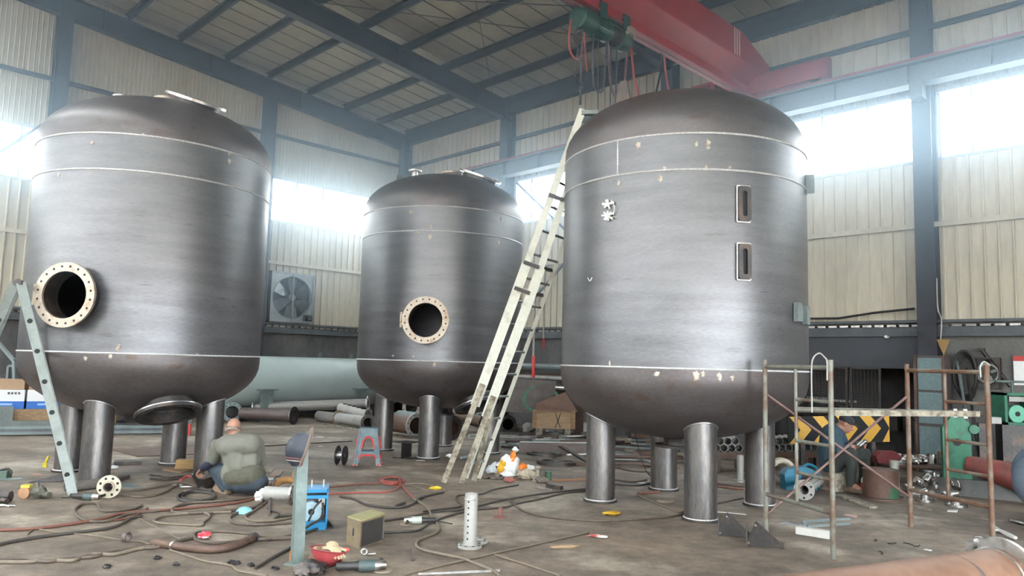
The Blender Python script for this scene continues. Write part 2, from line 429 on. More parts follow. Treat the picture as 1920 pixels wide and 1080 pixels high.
# windows: frame with mullions and the panes
wn = 0
for side, spans in (('L', [(.35, 4.66), (5.04, 9.72), (10.08, 14.7), (15.1, 19.7)]), ('R', [(.35, 4.58), (4.98, 9.78), (10.18, 15.0), (15.3, 20.05), (20.4, 25.1), (25.5, 29.8)])):
    P = Lw if side == 'L' else Rw
    def bx(mb, s0, s1, o0, o1, z0, z1): mb.hexa([P(s, o, z) for z in (z0, z1) for s, o in ((s0, o0), (s1, o0), (s1, o1), (s0, o1))])
    for s0, s1 in spans:
        wn += 1; mb = MB(); gl = MB(); t = .05
        bx(mb, s0 - .35, s1 + .35, -.05, .03, WB0 - .03, WB0 + .02); bx(mb, s0 - .35, s1 + .35, -.05, .03, WB1 - .03, WB1 + .03)
        off = {1: s0, 2: s0, 7: s0}.get(wn, s0)
        ms = [s0]
        x = s1
        while x > s0 + .3: ms.append(x); x -= .84
        for x in ms: bx(mb, x - t / 2, x + t / 2, -.05, .02, WB0, WB1)
        bx(mb, s0 - .36, s0, -.06, -.02, WB0, WB1); bx(mb, s1, s1 + .36, -.06, -.02, WB0, WB1)
        o = struct(mb.build('window_%d' % wn, mat('window_frame', (.42, .45, .47), .5, .2)))
        bx(gl, s0, s1, -.022, -.018, WB0 + .02, WB1 - .03)
        gl.build('pane', M_GLASS, o)
# wind bracing on the right wall and tie rods in the roof
mb = MB(); mb.beam(HP(5.1, .12, 6.45), HP(9.7, .12, 2.6), .03, .06); mb.beam(HP(9.7, .16, 6.45), HP(5.1, .16, 2.6), .03, .06)
struct(mb.build('wall_bracing', M_FRAME))
mb = MB(); mb.beam(LWp(-40, 312, .12), LWp(78, 234, .12), .03, .06); struct(mb.build('wall_bracing', M_FRAME))
for a0, b0, a1, b1 in ((5.0, 1.0, 9.8, 6.4), (9.8, 1.0, 5.0, 6.4), (5.0, 6.4, 9.8, 11.8), (9.8, 6.4, 5.0, 11.8)):
    mb = MB(); mb.tube([HP(a0, b0, roof_z(b0) - .3), HP(a1, b1, roof_z(b1) - .3)], .009, 6); struct(mb.build('tie_rod', M_DKSTEEL))
# scattering volume added to give the windows a lens-like bloom
hz = bpy.data.materials.new('haze'); hz.use_nodes = True
n_ = hz.node_tree.nodes; n_.remove(n_['Principled BSDF'])
vs = n_.new('ShaderNodeVolumeScatter'); vs.inputs['Color'].default_value = (.62, .82, 1, 1); vs.inputs['Density'].default_value = HAZE_D = .023
vs.inputs['Anisotropy'].default_value = .88
hz.node_tree.links.new(vs.outputs[0], n_['Material Output'].inputs['Volume'])
mb = MB(); mb.hbox(-.12, AL + .3, -.12, BL + .3, 2.3, 10.6)
o = mb.build('haze', hz); tag(o, 'thin haze volume added for the glow around the bright windows of the workshop', 'haze', kind='stuff')
# ================================================================ the three pressure vessels
def ellipse_head(R, h, t, z0, sgn, n=14, r_open=0.0):
    """closed lathe profile of a dished head with a short straight flange, wall thickness t"""
    st = .1; out, inn = [(R, z0)], [(R - t, z0)]
    for i in range(n + 1):
        a = PI / 2 * i / n
        out.append((max(R * math.cos(a), r_open), z0 + sgn * (st + (h - st) * math.sin(a))))
        inn.append((max((R - t) * math.cos(a), r_open), z0 + sgn * (st + (h - st - t) * math.sin(a))))
    return out + inn[::-1]
def head_z(R, h, r): return .1 + (h - .1) * math.sqrt(max(0, 1 - (r / R) ** 2))
def bolt_flange(mb, c, ax, ro, ri, th, nb, mi_hole=1):
    mb.ring(c, ax, ro, ri, th, 48)
    M = axis(c, ax)
    for i in range(nb):
        t = 2 * PI * (i + .5) / nb; r = (ro + ri) / 2 + .006
        p = M @ V((r * math.cos(t), r * math.sin(t), th / 2 + .001)); q = M @ V((r * math.cos(t), r * math.sin(t), th / 2 - .01))
        mb.tube([q, p], .0145, 10, True, mi_hole)
def radial(me, c, M):
    """true cylinder normals on the outer skin after the hole is cut"""
    out = []
    lc = M.inverted() @ c
    for p in me.polygons:
        r = V((p.center.x - lc.x, p.center.y - lc.y, 0)).normalized(); f = p.normal.dot(r)
        for li in p.loop_indices:
            co = me.vertices[me.loops[li].vertex_index].co; q = V((co.x - lc.x, co.y - lc.y, 0)).normalized()
            out.append(q if f > .9 else (-q if f < -.9 else p.normal.copy()))
    me.normals_split_custom_set([tuple(v) for v in out])
M_SCR = mat('scratch_metal', (.34, .34, .34), .4, .8)
def tank(name, label, x, y, R, zs, top, rot, leg_rot, kind, putty):
    t = thing(name, label, 'tank', (x, y, 0)); c = V((x, y, 0))
    z0, z1, z2 = zs; Mc = Matrix.Translation(c)
    pol = lambda deg, r, z: c + V((r * math.cos(math.radians(deg)), r * math.sin(math.radians(deg)), z))
    shell = MB().lathe([(R, z0 + (z2 - z0) * i / 40) for i in range(41)] + [(R - .012, z2), (R - .012, z0)], 128, Mc, True).build('shell', M_STEEL, t)
    MB().lathe(ellipse_head(R, top - z2, .012, z2, 1), 128, Mc, True).build('top_head', M_HEAD, t)
    bot = MB().lathe(ellipse_head(R, z0 - .76, .012, z0, -1), 128, Mc, True).build('bottom_head', M_HEAD, t)
    for z in zs: MB().torus(c + V((0, 0, z)), UP, R, .011, 160, 6).build('weld_seam', M_WELD, t)
    sd_ = -131 if kind == 'sight' else rot + 150
    mb = MB(); mb.tube([pol(sd_, R, z1), pol(sd_, R, z2)], .01, 6); mb.build('weld_seam', M_WELD, t)
    for k in range(4):
        d = leg_rot + 90 * k; r = .95; zt = z0 - head_z(R, z0 - .76, r - .17) + .0
        p = pol(d, r, 0)
        leg = MB().pipe(p + V((0, 0, .02)), p + V((0, 0, zt + .14)), .172, .16, 32).build('leg', M_LEG, t)
        MB().ring(p + V((0, 0, .011)), UP, .2, .1, .022, 32).build('base_plate', M_DKSTEEL, leg)
        MB().torus(p + V((0, 0, .026)), UP, .176, .008, 32, 6).build('weld_bead', M_WELD, leg)
        # weld where the leg meets the head, following the bowl
        pts = []
        for j in range(25):
            a = 2 * PI * j / 24; q = p + V((.176 * math.cos(a), .176 * math.sin(a), 0)); rr = (q - c).to_2d().length
            pts.append(V((q.x, q.y, z0 - head_z(R, z0 - .76, rr) - .006)))
        MB().tube(pts, .010, 6).build('weld_bead', M_SCR, leg)
    # bottom drain nozzle
    p = c + V((0, 0, .76)); mb = MB(); mb.pipe(p + V((0, 0, .04)), p - V((0, 0, .08)), .2, .185, 28); mb.ring(p - V((0, 0, .09)), UP, .3, .185, .03, 36); mb.build('drain_nozzle', M_DKSTEEL, t)
    if kind == 'manhole':
        ax = V((math.cos(math.radians(rot)), math.sin(math.radians(rot)), 0)); mz = 2.235
        ce = c + V((0, 0, mz)) + ax * R
        cut(shell, MB().cyl(ce - ax * .35, ce + ax * .3, .27, 40))
        radial(shell.data, c, WM[t.name])
        mh = MB().pipe(ce - ax * .06, ce + ax * .17, .285, .27, 48).build('manhole', M_DKSTEEL, t)
        mb = MB(); bolt_flange(mb, ce + ax * .18, ax, .375, .272, .035, 20); mb.build('manhole_flange', [M_FLANGE, M_DARKIN], mh)
        s = UP.cross(ax); h0 = ce + ax * .15 - s * .40
        mb = MB(); mb.tube([h0 - V((0, 0, .12)), h0 + V((0, 0, .12))], .022, 12); mb.box(h0 + s * .03 + V((0, 0, .07)), (.08, .05, .03), math.atan2(s.y, s.x)); mb.box(h0 + s * .03 - V((0, 0, .07)), (.08, .05, .03), math.atan2(s.y, s.x))
        mb.build('hinge', M_FLANGE, mh)
        # manway low on the bottom head, looking out and down
        rr = .97; aa = math.radians(rot + 50)
        q = c + V((rr * math.cos(aa), rr * math.sin(aa), z0 - head_z(R, z0 - .76, rr)))
        ax2 = V((.40 * math.cos(aa), .40 * math.sin(aa), -.92)).normalized()
        cut(bot, MB().cyl(q - ax2 * .5, q + ax2 * .4, .285, 40))
        lw = MB().pipe(q - ax2 * .14, q + ax2 * .09, .30, .285, 48).build('lower_manway', M_DKSTEEL, t)
        mb = MB(); bolt_flange(mb, q + ax2 * .10, ax2, .385, .30, .035, 20); mb.build('manway_flange', [M_DKSTEEL, M_DARKIN], lw)
        mb = MB(); mb.ring(q + ax2 * .075, ax2, .392, .37, .012, 48); mb.build('flange_rim', M_BRIGHT, lw)
        # top head fittings
        def on_top(deg, r): return pol(deg, r, z2 + head_z(R, top - z2, r)), V((math.cos(math.radians(deg)) * r * .5 / R, math.sin(math.radians(deg)) * r * .5 / R, 1)).normalized()
        q, nn = on_top(-50, .19); mb = MB(); mb.pipe(q - nn * .05, q + nn * .06, .13, .12, 28); mb.ring(q + nn * .06, nn, .19, .12, .03, 32); mb.build('top_nozzle', M_FLANGE, t)
        q = on_top(190, .56)[0]; mb = MB(); mb.pipe(q - nn * .05, q + V((0, 0, .14)), .05, .04, 20); mb.ring(q + V((0, 0, .15)), UP, .12, .04, .025, 28); mb.build('top_nozzle', M_BRIGHT, t)
        q, nn = on_top(rot + 62, .72); q = q - UP * .05; nn = (nn + V((math.cos(math.radians(rot + 62)), math.sin(math.radians(rot + 62)), 0)) * .12).normalized()
        tm = MB().pipe(q - nn * .12, q + nn * .10, .30, .285, 40).build('top_manhole', M_DKSTEEL, t)
        mb = MB(); bolt_flange(mb, q + nn * .11, nn, .39, .28, .035, 20); mb.build('top_flange', [M_BRIGHT, M_DARKIN], tm)
        q, nn = on_top(174, .86)
        mb = MB(); s = V((1, 0, 0)); mb.prism([(-.09, -.06), (.09, -.06), (.05, .2), (-.05, .2)], q + V((0, -.01, 0)), s, UP, V((0, 1, 0)), .02); mb.build('lifting_lug', M_DKSTEEL, t)
    else:
        for z in (3.305, 2.70):                # sight glass frames
            d = -77.2; ax = V((math.cos(math.radians(d)), math.sin(math.radians(d)), 0)); s = UP.cross(ax); q = c + ax * (R + .005) + V((0, 0, z))
            fr = MB()
            def obr(w_, h_): return [(w_ * math.copysign(1, math.cos(a)) * abs(math.cos(a)) ** .25, h_ * math.copysign(1, math.sin(a)) * abs(math.sin(a)) ** .25) for a in [2 * PI * i / 32 for i in range(32)]]
            def slot(w_, h_): return [(w_ * math.cos(a), (h_ - w_) * (1 if math.sin(a) >= 0 else -1) + w_ * math.sin(a)) for a in [2 * PI * (i + .5) / 32 for i in range(32)]]
            o1, i1 = obr(.072, .185), slot(.026, .135)
            vs = [q + s * x_ + UP * y_ + ax * h_ for ring_, h_ in ((o1, -.03), (o1, .045), (i1, .045), (i1, .0)) for x_, y_ in ring_]
            fr.add(vs, [(k * 32 + i, k * 32 + (i + 1) % 32, (k + 1) * 32 + (i + 1) % 32, (k + 1) * 32 + i) for k in range(3) for i in range(32)])
            g = fr.build('sight_glass_frame', M_DKSTEEL, t)
            mb = MB()
            for x_ in (-.076, .076): mb.beam(q + s * x_ + ax * .012 - UP * .185, q + s * x_ + ax * .012 + UP * .185, .012, .012)
            for z_ in (-.19, .19): mb.beam(q - s * .076 + ax * .012 + UP * z_, q + s * .076 + ax * .012 + UP * z_, .012, .012)
            mb.build('frame_weld', M_WELD, g)
            MB().prism(slot(.028, .137), q + ax * .012, s, UP, ax, .004).build('gauge_slot', M_DARKIN, g)
        for d, z in ((-47, 2.22), (-38.5, 2.2)):   # bracket lugs
            ax = V((math.cos(math.radians(d)), math.sin(math.radians(d)), 0)); s = UP.cross(ax); q = c + ax * (R + .03) + V((0, 0, z))
            mb = MB(); mb.box(q, (.07, .05, .2), math.atan2(s.y, s.x)); mb.box(q + ax * .03 , (.10, .012, .2), math.atan2(s.y, s.x)); mb.build('bracket', M_GREYST, t)
        ax = V((math.cos(math.radians(-28)), math.sin(math.radians(-28)), 0)); q = c + ax * (R + .04) + V((0, 0, 3.72))
        mb = MB(); mb.box(q, (.10, .012, .22), math.radians(-28)); mb.build('bracket', M_GREYST, t)
        q = pol(215, 1.0, z2 + head_z(R, top - z2, 1.0)); s = V((.8, -.6, 0))
        mb = MB(); mb.prism([(-.11, -.08), (.11, -.08), (.04, .24), (-.04, .24)], q, s, UP, V((.6, .8, 0)), .02); mb.build('lifting_lug', M_DKSTEEL, t)
        # scratch marks where the plate was rolled
    for (px, py, r) in putty:                  # ground-off tack spots: pale patches on the plate
        d = ray(px, py); o = V((0, 0, EYE)); oo = (o - c).to_2d(); dd = d.to_2d()
        A, B, Cc = dd.dot(dd), 2 * oo.dot(dd), oo.dot(oo) - (R + .002) ** 2
        D = B * B - 4 * A * Cc
        if D < 0: continue
        p = o + d * ((-B - math.sqrt(D)) / (2 * A))
        if p.z < z0: 
            rr = R; 
        nn = (p - c); nn.z = 0; nn.normalize()
        s = UP.cross(nn)
        Rm = Matrix((s, nn, UP)).transposed()
        MB().ell(p, (r * random.uniform(.45, .75), .006, r * random.uniform(.5, 1.0)), 10, 8, Rm, 1.2).build('tack_spot', M_PUTTY, t)
    if kind == 'sight':
        def surf(px, py, e=.003):
            d = ray(px, py); o = V((0, 0, EYE)); oo = (o - c).to_2d(); dd = d.to_2d()
            A, B, Cc = dd.dot(dd), 2 * oo.dot(dd), oo.dot(oo) - (R + e) ** 2
            return o + d * ((-B - math.sqrt(max(0, B * B - 4 * A * Cc))) / (2 * A))
        for i in range(16):
            x, y = random.gauss(1235, 22), random.uniform(455, 590); a = random.choice([-.5, -.7, -.15, -1.0, .3]) + random.gauss(0, .1); l_ = random.uniform(12, 42)
            pts = [surf(x + l_ * (k - 2) / 2 * math.cos(a), y + l_ * (k - 2) / 2 * math.sin(a) + 3 * math.sin(k)) for k in range(5)]
            MB().tube(pts, .0014, 5).build('scratch', M_SCR, t)
        for x, y in ((1140, 383), (1139, 405)):
            mb = MB(); q = surf(x, y)
            for i in range(9):
                a = random.uniform(0, 6.3); mb.tube([surf(x, y, .01), surf(x + 11 * math.cos(a), y + 9 * math.sin(a), .03)], .012, 6)
            mb.build('tape_tuft', M_WHITE, t)
        MB().tube(spline([surf(1145, 375, .02), surf(1152, 388, .03), surf(1150, 403, .02)], 5), .005, 6).build('tape_tuft', M_WHITE, t)
        MB().tube(spline([surf(1102, 521, .02), surf(1106, 527, .03), surf(1110, 520, .02)], 5), .006, 6).build('wire_hook', M_WELD, t)
    return t
tank('pressure_vessel', 'large dark steel tank with flanged side manhole, at left beside the crouching worker', -4.93, 10.16, 1.465, (1.585, 3.76, 4.2), 5.02, -96.4, -93, 'manhole',
     [(172, 268, .035), (268, 253, .03), (430, 288, .03), (488, 309, .03), (110, 328, .03), (170, 325, .025), (222, 652, .035), (207, 668, .04), (430, 302, .03), (160, 672, .03), (370, 664, .02)])
tank('pressure_vessel', 'smaller looking dark steel tank with side manhole, farthest back between the other two', -1.27, 13.43, 1.44, (1.59, 3.7, 4.11), 4.93, -93, -92, 'manhole',
     [(770, 398, .045), (808, 425, .05), (806, 443, .04), (940, 412, .05), (935, 455, .05), (737, 667, .03), (775, 669, .03), (814, 683, .04), (784, 437, .03), (963, 461, .03)])
tank('pressure_vessel', 'large dark steel tank with two slotted sight glass frames, at right behind the scaffold', 2.06, 9.05, 1.44, (1.585, 3.66, 4.05), 4.90, -97, -90, 'sight',
     [(1197, 272, .04), (1306, 271, .03), (1328, 267, .03), (1327, 276, .03), (1246, 315, .03), (1238, 334, .035), (1161, 344, .035), (1324, 315, .03), (1368, 314, .02), (1232, 701, .035), (1305, 704, .05), (1318, 701, .03), (1350, 706, .035), (1374, 709, .03), (1143, 682, .025)])
# ================================================================ overhead crane
t = thing('overhead_crane', 'red single girder overhead crane spanning the hall under the roof', 'crane', HP(12, .44, 7.06))
ga = 12.0
def sec(b, zt):
    pr = [(-.12, 7.08), (.12, 7.08), (.12, 7.11), (.03, 7.125), (.03, 7.30), (.34, 7.50), (.35, 7.53), (.35, zt), (-.35, zt), (-.35, 7.53), (-.34, 7.50), (-.03, 7.30), (-.03, 7.125), (-.12, 7.11)]
    return [HP(ga + x, b, z) for x, z in pr]
mb = MB(); ss = [sec(.22, 7.72), sec(1.35, 8.06), sec(25.4, 8.06)]
k = 14
mb.add(sum(ss, []), [tuple(range(k))[::-1], tuple(range(2 * k, 3 * k))] + [(r * k + i, r * k + (i + 1) % k, (r + 1) * k + (i + 1) % k, (r + 1) * k + i) for r in range(2) for i in range(k)])
mb.build('girder', M_RED, t)
for i in range(3):
    mb = MB(); b = 1.44 + .09 * i; mb.hbox(ga + .35, ga + .353, b, b + .028, 7.53, 8.05); mb.build('white_stripe', M_WHITE, t)
ec = MB(); ec.hbox(10.75, 13.65, .34, .38, 7.10, 7.46); ec.hbox(10.75, 13.65, .50, .54, 7.10, 7.46); ec.hbox(10.75, 13.65, .34, .54, 7.43, 7.47); ec.hbox(13.62, 13.65, .34, .54, 7.1, 7.46); ec.hbox(10.75, 10.78, .34, .54, 7.1, 7.46)
ec = ec.build('end_carriage', M_RED, t)
for a in (11.05, 13.35): MB().cyl(HP(a, .40, 7.19), HP(a, .48, 7.19), .13, 24).build('wheel', M_DKSTEEL, ec)
mb = MB(); mb.hbox(10.9, 11.45, .54, .8, 7.14, 7.2); mb.hbox(10.9, 11.45, .54, .8, 7.42, 7.48); mb.hbox(10.9, 11.0, .54, .8, 7.2, 7.42); mb.hbox(11.35, 11.45, .54, .8, 7.2, 7.42); dm = mb.build('drive_housing', M_RED, ec)
MB().hbox(11.0, 11.35, .56, .62, 7.2, 7.42).build('recess', M_DARKIN, dm) if False else None
mb = MB(); mb.hbox(ga + .04, ga + .07, .8, 25, 7.0, 7.03); mb.build('cable_track', mat('track_steel', (.25, .12, .12), .5, .4), t)
# hoist on the girder
h = thing('electric_hoist', 'dark green electric hoist hanging under the red girder', 'hoist', HP(11.95, 5.4, 6.7))
B = lambda b, z, a=11.95: HP(a, b - .26, z)
hz_ = 6.90
mb = MB(); mb.tube([B(6.05, hz_), B(6.03, hz_), B(5.72, hz_), B(5.70, hz_)], [.15, .19, .19, .17], 32)
for i in range(10): pass
mb.build('motor_cap', M_GREEN, h)
mb = MB(); mb.tube([B(5.70, hz_), B(5.30, hz_)], .165, 32)
for i in range(24):
    a = 2 * PI * i / 24; o = V((0, 0, 1)) * math.sin(a) + RWD * math.cos(a); mb.beam(B(5.68, hz_) + o * .17, B(5.42, hz_) + o * .17, .012, .02, o)
mb.build('motor', M_GREEN, h)
mb = MB(); mb.tube([B(5.30, hz_), B(5.02, hz_)], .135, 32); 
for i in range(9): mb.torus(B(5.28 - i * .03, hz_), LWD, .138, .009, 28, 6)
mb.build('rope_drum', M_DKSTEEL, h)
mb = MB(); mb.tube([B(5.02, hz_), B(5.0, hz_), B(4.84, hz_), B(4.82, hz_)], [.15, .185, .185, .13], 32); mb.build('gear_case', M_GREEN, h)
mb = MB()
for s in (-1, 1):
    for b in (5.0, 5.6):
        mb.hbox(11.95 + s * .17 - .01, 11.95 + s * .17 + .01, b - .35, b - .17, 6.98, 7.24)
        mb.tube([HP(11.95 + s * .16, b - .26, 7.16), HP(11.95 + s * .10, b - .26, 7.16)], .05, 16)
mb.hbox(11.78, 12.12, 4.69, 5.39, 7.01, 7.035); mb.build('trolley', M_GREEN, h)
mb = MB(); mb.hbox(12.1, 12.2, 4.6, 4.75, 6.92, 7.04); mb.build('control_box', M_FLANGE, h)
for b, z in ((5.08, 5.4), (5.22, 5.4)):
    MB().tube([B(b, 6.75, 11.98), B(b, z, 11.98)], .012, 8).build('rope', M_BLACK, h)
hb = MB(); hb.hbox(11.93, 12.03, 4.80, 4.98, 5.2, 5.42); hb.tube(spline([B(5.15, 5.2, 11.98), B(5.15, 5.08, 11.98), B(5.06, 4.98, 11.98), B(5.15, 4.90, 11.98), B(5.23, 4.98, 11.98)], 6), .02, 10); hb.build('hook_block', M_DKSTEEL, h)
# hanging festoon and pendant cables, in the plane of the girder
def cable(name, label, pts, r, m, a=11.98, cat='cable'):
    p = [LWp(x, y, a) for x, y in pts]
    o = MB().tube(spline(p, 8), r, 8).build(name, m); return tag(o, label, cat, 'cables hanging from the crane')
cable('festoon_cable', 'red cable loop hanging below the hoist motor, leftmost of the crane cables', [(1071, 36), (1067, 70), (1069, 95), (1080, 111), (1090, 100), (1092, 60)], .016, M_REDCAB)
cable('festoon_cable', 'thin black coiled cable loop below the hoist', [(1084, 50), (1076, 70), (1082, 84), (1092, 72), (1086, 60), (1078, 72), (1083, 92), (1078, 130), (1080, 150), (1093, 165)], .011, M_BLACK)
cable('pendant_cable', 'black control cable dropping from the hoist to the top of the long ladder', [(1092, 48), (1090, 90), (1089, 150), (1088, 196)], .018, M_BLACK)
cable('pendant_cable', 'thin dark line hanging down behind the right tank from the hoist', [(1121, 55), (1121, 120), (1121, 240), (1121, 330)], .008, M_BLACK, 11.9)
cable('festoon_cable', 'dark red cable drooping straight down from the hoist drum', [(1095, 60), (1098, 110), (1101, 135)], .012, M_REDCAB)
cable('festoon_cable', 'black cable loop between hoist gear case and girder', [(1112, 60), (1111, 120), (1113, 160), (1122, 172), (1131, 165), (1136, 110), (1137, 70)], .015, M_BLACK)
cable('festoon_cable', 'brown cable loop right of the hoist, reaching lowest in mid air', [(1140, 68), (1140, 110), (1145, 160), (1157, 184), (1169, 170), (1175, 110), (1177, 66)], .016, mat('brown_cable', (.10, .035, .035), .5))
cable('festoon_cable', 'bright red cable falling from the girder behind the dome of the right tank', [(1181, 66), (1185, 110), (1190, 150), (1202, 192), (1215, 215)], .02, M_REDCAB)
cable('festoon_cable', 'dark green black cable curving up to the girder left of the last red one', [(1220, 215), (1232, 165), (1239, 130), (1240, 100)], .017, M_BLACK)
cable('festoon_cable', 'red cable nearest the end of the girder, against the dark column', [(1245, 103), (1249, 140), (1256, 180), (1264, 215)], .02, M_REDCAB)
wr = MB().tube([HP(11.98, 6.0, 6.98), LWp(820, 0, 11.98), LWp(600, -30, 11.98)], .008, 6).build('guide_wire', M_BLACK); tag(wr, 'taut dark wire running left from the hoist below the roof', 'wire')
# ================================================================ scaffold, ladders
M_SCAF = mat('scaffold_grey', (.18, .18, .15), .5, .2, (.12, .075, .05), 6, .56, .12, var=.12)
M_SCAFR = mat('scaffold_rust', (.14, .075, .046), .6, .2, (.20, .165, .13), 6, .55, .12, var=.15)
A, Bq, Cq, D = V((2.56, 7.53, 0)), V((2.82, 6.6, 0)), V((4.25, 8.03, 0)), V((4.52, 7.11, 0))
sc = thing('scaffold', 'one bay of tubular scaffold frames in front of the right tank', 'scaffold', (A + Bq + Cq + D) / 4)
SH = 1.70
def zat(p, z): return V((p.x, p.y, z))
def sframe(p, q, m):
    f = MB().tube([zat(p, 0), zat(p, SH)], .024, 14).build('end_frame', m, sc)
    MB().tube([zat(q, 0), zat(q, SH)], .024, 14).build('post', m, f)
    d = (q - p)
    for z in (.38, .38, 1.63)[1:]:
        MB().tube([zat(p, z), zat(q, z)], .021, 12).build('rail', m, f)
    # inner half-width post and its short rungs
    inner = p + d * .5
    MB().tube([zat(inner, .38), zat(inner, 1.63)], .016, 12).build('inner_post', m, f)
    for z in (.95,): MB().tube([zat(inner, z), zat(q, z)], .016, 12).build('rung', m, f)
    MB().tube([zat(inner, 1.33), zat(q, 1.33)], .016, 12).build('rung', m, f)
    MB().tube([zat(inner, .66), zat(q, .66)], .016, 12).build('rung', m, f)
sframe(A, Bq, M_SCAF); sframe(Cq, D, M_SCAFR)
def brace(p, q, m): MB().tube([p, q], .0135, 10).build('cross_brace', m, sc)
M_PURP = mat('brace_tube', (.19, .115, .105), .5, .2, (.13, .075, .055), 6, .55, .15)
brace(zat(A, 1.36), zat(Cq, .30), M_PURP); brace(zat(A, .18), zat(Cq, 1.36), M_PURP)
e1, e2 = (A + Bq) / 2, (Cq + D) / 2
mb = MB(); mb.tube([zat(e1, 1.235), zat(e2 + (D - Cq) * .42, 1.235)], .026, 12); mb.build('ledger', M_SCAF, sc)
pk = MB(); d = (D - Bq).normalized(); pk.beam(zat(Bq + d * .08 + V((-.02, .06, 0)), 1.235), zat(D - d * .05 + V((-.02, .06, 0)), 1.235), .045, .05); pk.build('plank_edge', M_OLDWOOD, sc)
def hook(p, a, m, name='hook'):
    pts = [p + V((.0, 0, 0)), p + V((0, 0, .16)), p + a * .03 + V((0, 0, .2)), p + a * .1 + V((0, 0, .235)), p + a * .18 + V((0, 0, .19)), p + a * .205 + V((0, 0, .08)), p + a * .205 + V((0, 0, -.28))]
    return MB().tube(spline(pts, 6), .0065, 8)
o = hook(zat(Bq, 1.52) + V((-.03, 0, 0)), V((-.75, -.2, 0)), None).build('wire_hook', M_WHITEP); tag(o, 'pale bent wire hung over the top of the nearest grey scaffold post', 'wire')
pts = [zat(D, 1.58) + V((-.06, 0, .0)), zat(D, 1.68) + V((-.06, 0, 0)), zat(D, 1.725) + V((-.03, 0, 0)), zat(D, 1.72) + V((.0, 0, 0)), zat(D, 1.69) + V((.03, 0, 0))]
o = MB().tube(spline(pts, 6), .008, 8).build('wire_hook', M_WHITEP); tag(o, 'small white hook over the rightmost rusty scaffold post', 'wire')
# long extension ladder leaning on the right tank
F0, T0 = G(838, 905), at(1093, 205, 8.95)
dl = (T0 - F0).normalized(); wv = V((.50, .86, 0)).normalized() * .37
nv = V((dl.z, 0, -dl.x)).normalized() * .095   # second section lies just to the right
L = thing('extension_ladder', 'long white aluminium extension ladder leaning from the floor onto the right tank', 'ladder', F0)
LL = (T0 - F0).length
def rail(p, q, nm, m, wd=.075, th=.03): return MB().beam(p, q, th, wd, V((0, 1, 0)).cross(dl) if False else nv, 0).build(nm, m, L)
def lay(p, q, wd, th, nm, m): return MB().beam(p, q, th, wd, nv).build(nm, m, L)
offB = nv * 1.95
for k, off in enumerate((V((0, 0, 0)), offB)):
    low, mid, hi = F0 + dl * (1.12 if k == 0 else 1.02) + off, F0 + dl * 3.1 + off, F0 + dl * (LL if k == 0 else LL - .12) + off * .75
    lay(low, mid, .125, .03, 'rail', M_WHITEALU); lay(mid, hi, .085, .028, 'upper_rail', M_WHITEALU)
    fl_ = F0 + off + wv; fl_ = V((fl_.x + .05, fl_.y, .02))
    lay(fl_, mid + wv, .055, .03, 'rail', M_WHITEALU); lay(mid + wv, hi + wv, .05, .026, 'upper_rail', M_WHITEALU)
    f0 = F0 + off; f0 = V((f0.x + (-.04 if k == 0 else .02), f0.y - .05, .012))
    lay(f0, low + dl * .3 + V((0, -.035, 0)), .075, .032, 'timber_leg', M_OLDWOOD)
    if k == 1:
        f1 = F0 + off * 1.5 + wv * .45; f1.z = .012; lay(f1, low + dl * .1 + wv * .1 + nv * .3, .07, .03, 'timber_leg', M_OLDWOOD)
    x = .35
    while x < LL - .2:
        q = F0 + dl * x + off; a_ = 0 if x > 1.1 else .35
        MB().tube([q + wv * a_, q + wv], .016, 10).build('rung', M_ALU, L); x += .32
for x in (2.75, 3.1, 4.0):
    q = F0 + dl * x; mb = MB(); mb.beam(q - nv * .4 - wv * .02, q + nv * 1.8 - wv * .02, .05, .05, wv); mb.beam(q + nv * 1.6, q + nv * 1.6 + wv, .04, .04); mb.build('guide_bracket', M_DKSTEEL, L)
q = T0; mb = MB(); mb.beam(q + dl * -.05, q + dl * .02 + nv * 2, .05, .09, wv); mb.tube([q + wv * .1 + nv * 1.2, q + wv * 1.1 + nv * 1.2], .035, 12); mb.tube(spline([q + nv * 2, q + nv * 3.4 + dl * .02, q + nv * 4 - dl * .15, q + nv * 3.2 - dl * .25], 5), .018, 8); mb.build('pulley_head', M_ALU, L)
q = F0 + dl * 2.6 + nv * 1.7
pr_ = G(1001, 712, .9); tp = at(1003, 545, 10.0)
o = MB().tube(spline([tp, at(1001, 620, 10.0), at(1000, 668, 10.0)], 6), .016, 8).build('rope', M_WHITEP, None); tag(o, 'pale rope hanging from the long ladder with red tail', 'rope')
MB().tube([at(1000, 668, 10.0), at(1000, 708, 10.0)], .022, 8).build('red_tail', M_REDP, o)
o = MB().tube(spline([at(1021, 500, 10.05), at(1020, 560, 10.05), at(1019, 635, 10.05)], 6), .010, 8).build('rope', M_WHITEP, None); tag(o, 'short thin rope right of the pale ladder rope, ending in two red strands', 'rope')
MB().tube([at(1018, 633, 10.05), at(1017, 655, 10.05)], .006, 6).tube([at(1020, 633, 10.05), at(1022, 653, 10.05)], .006, 6).build('red_strand', M_REDP, o)
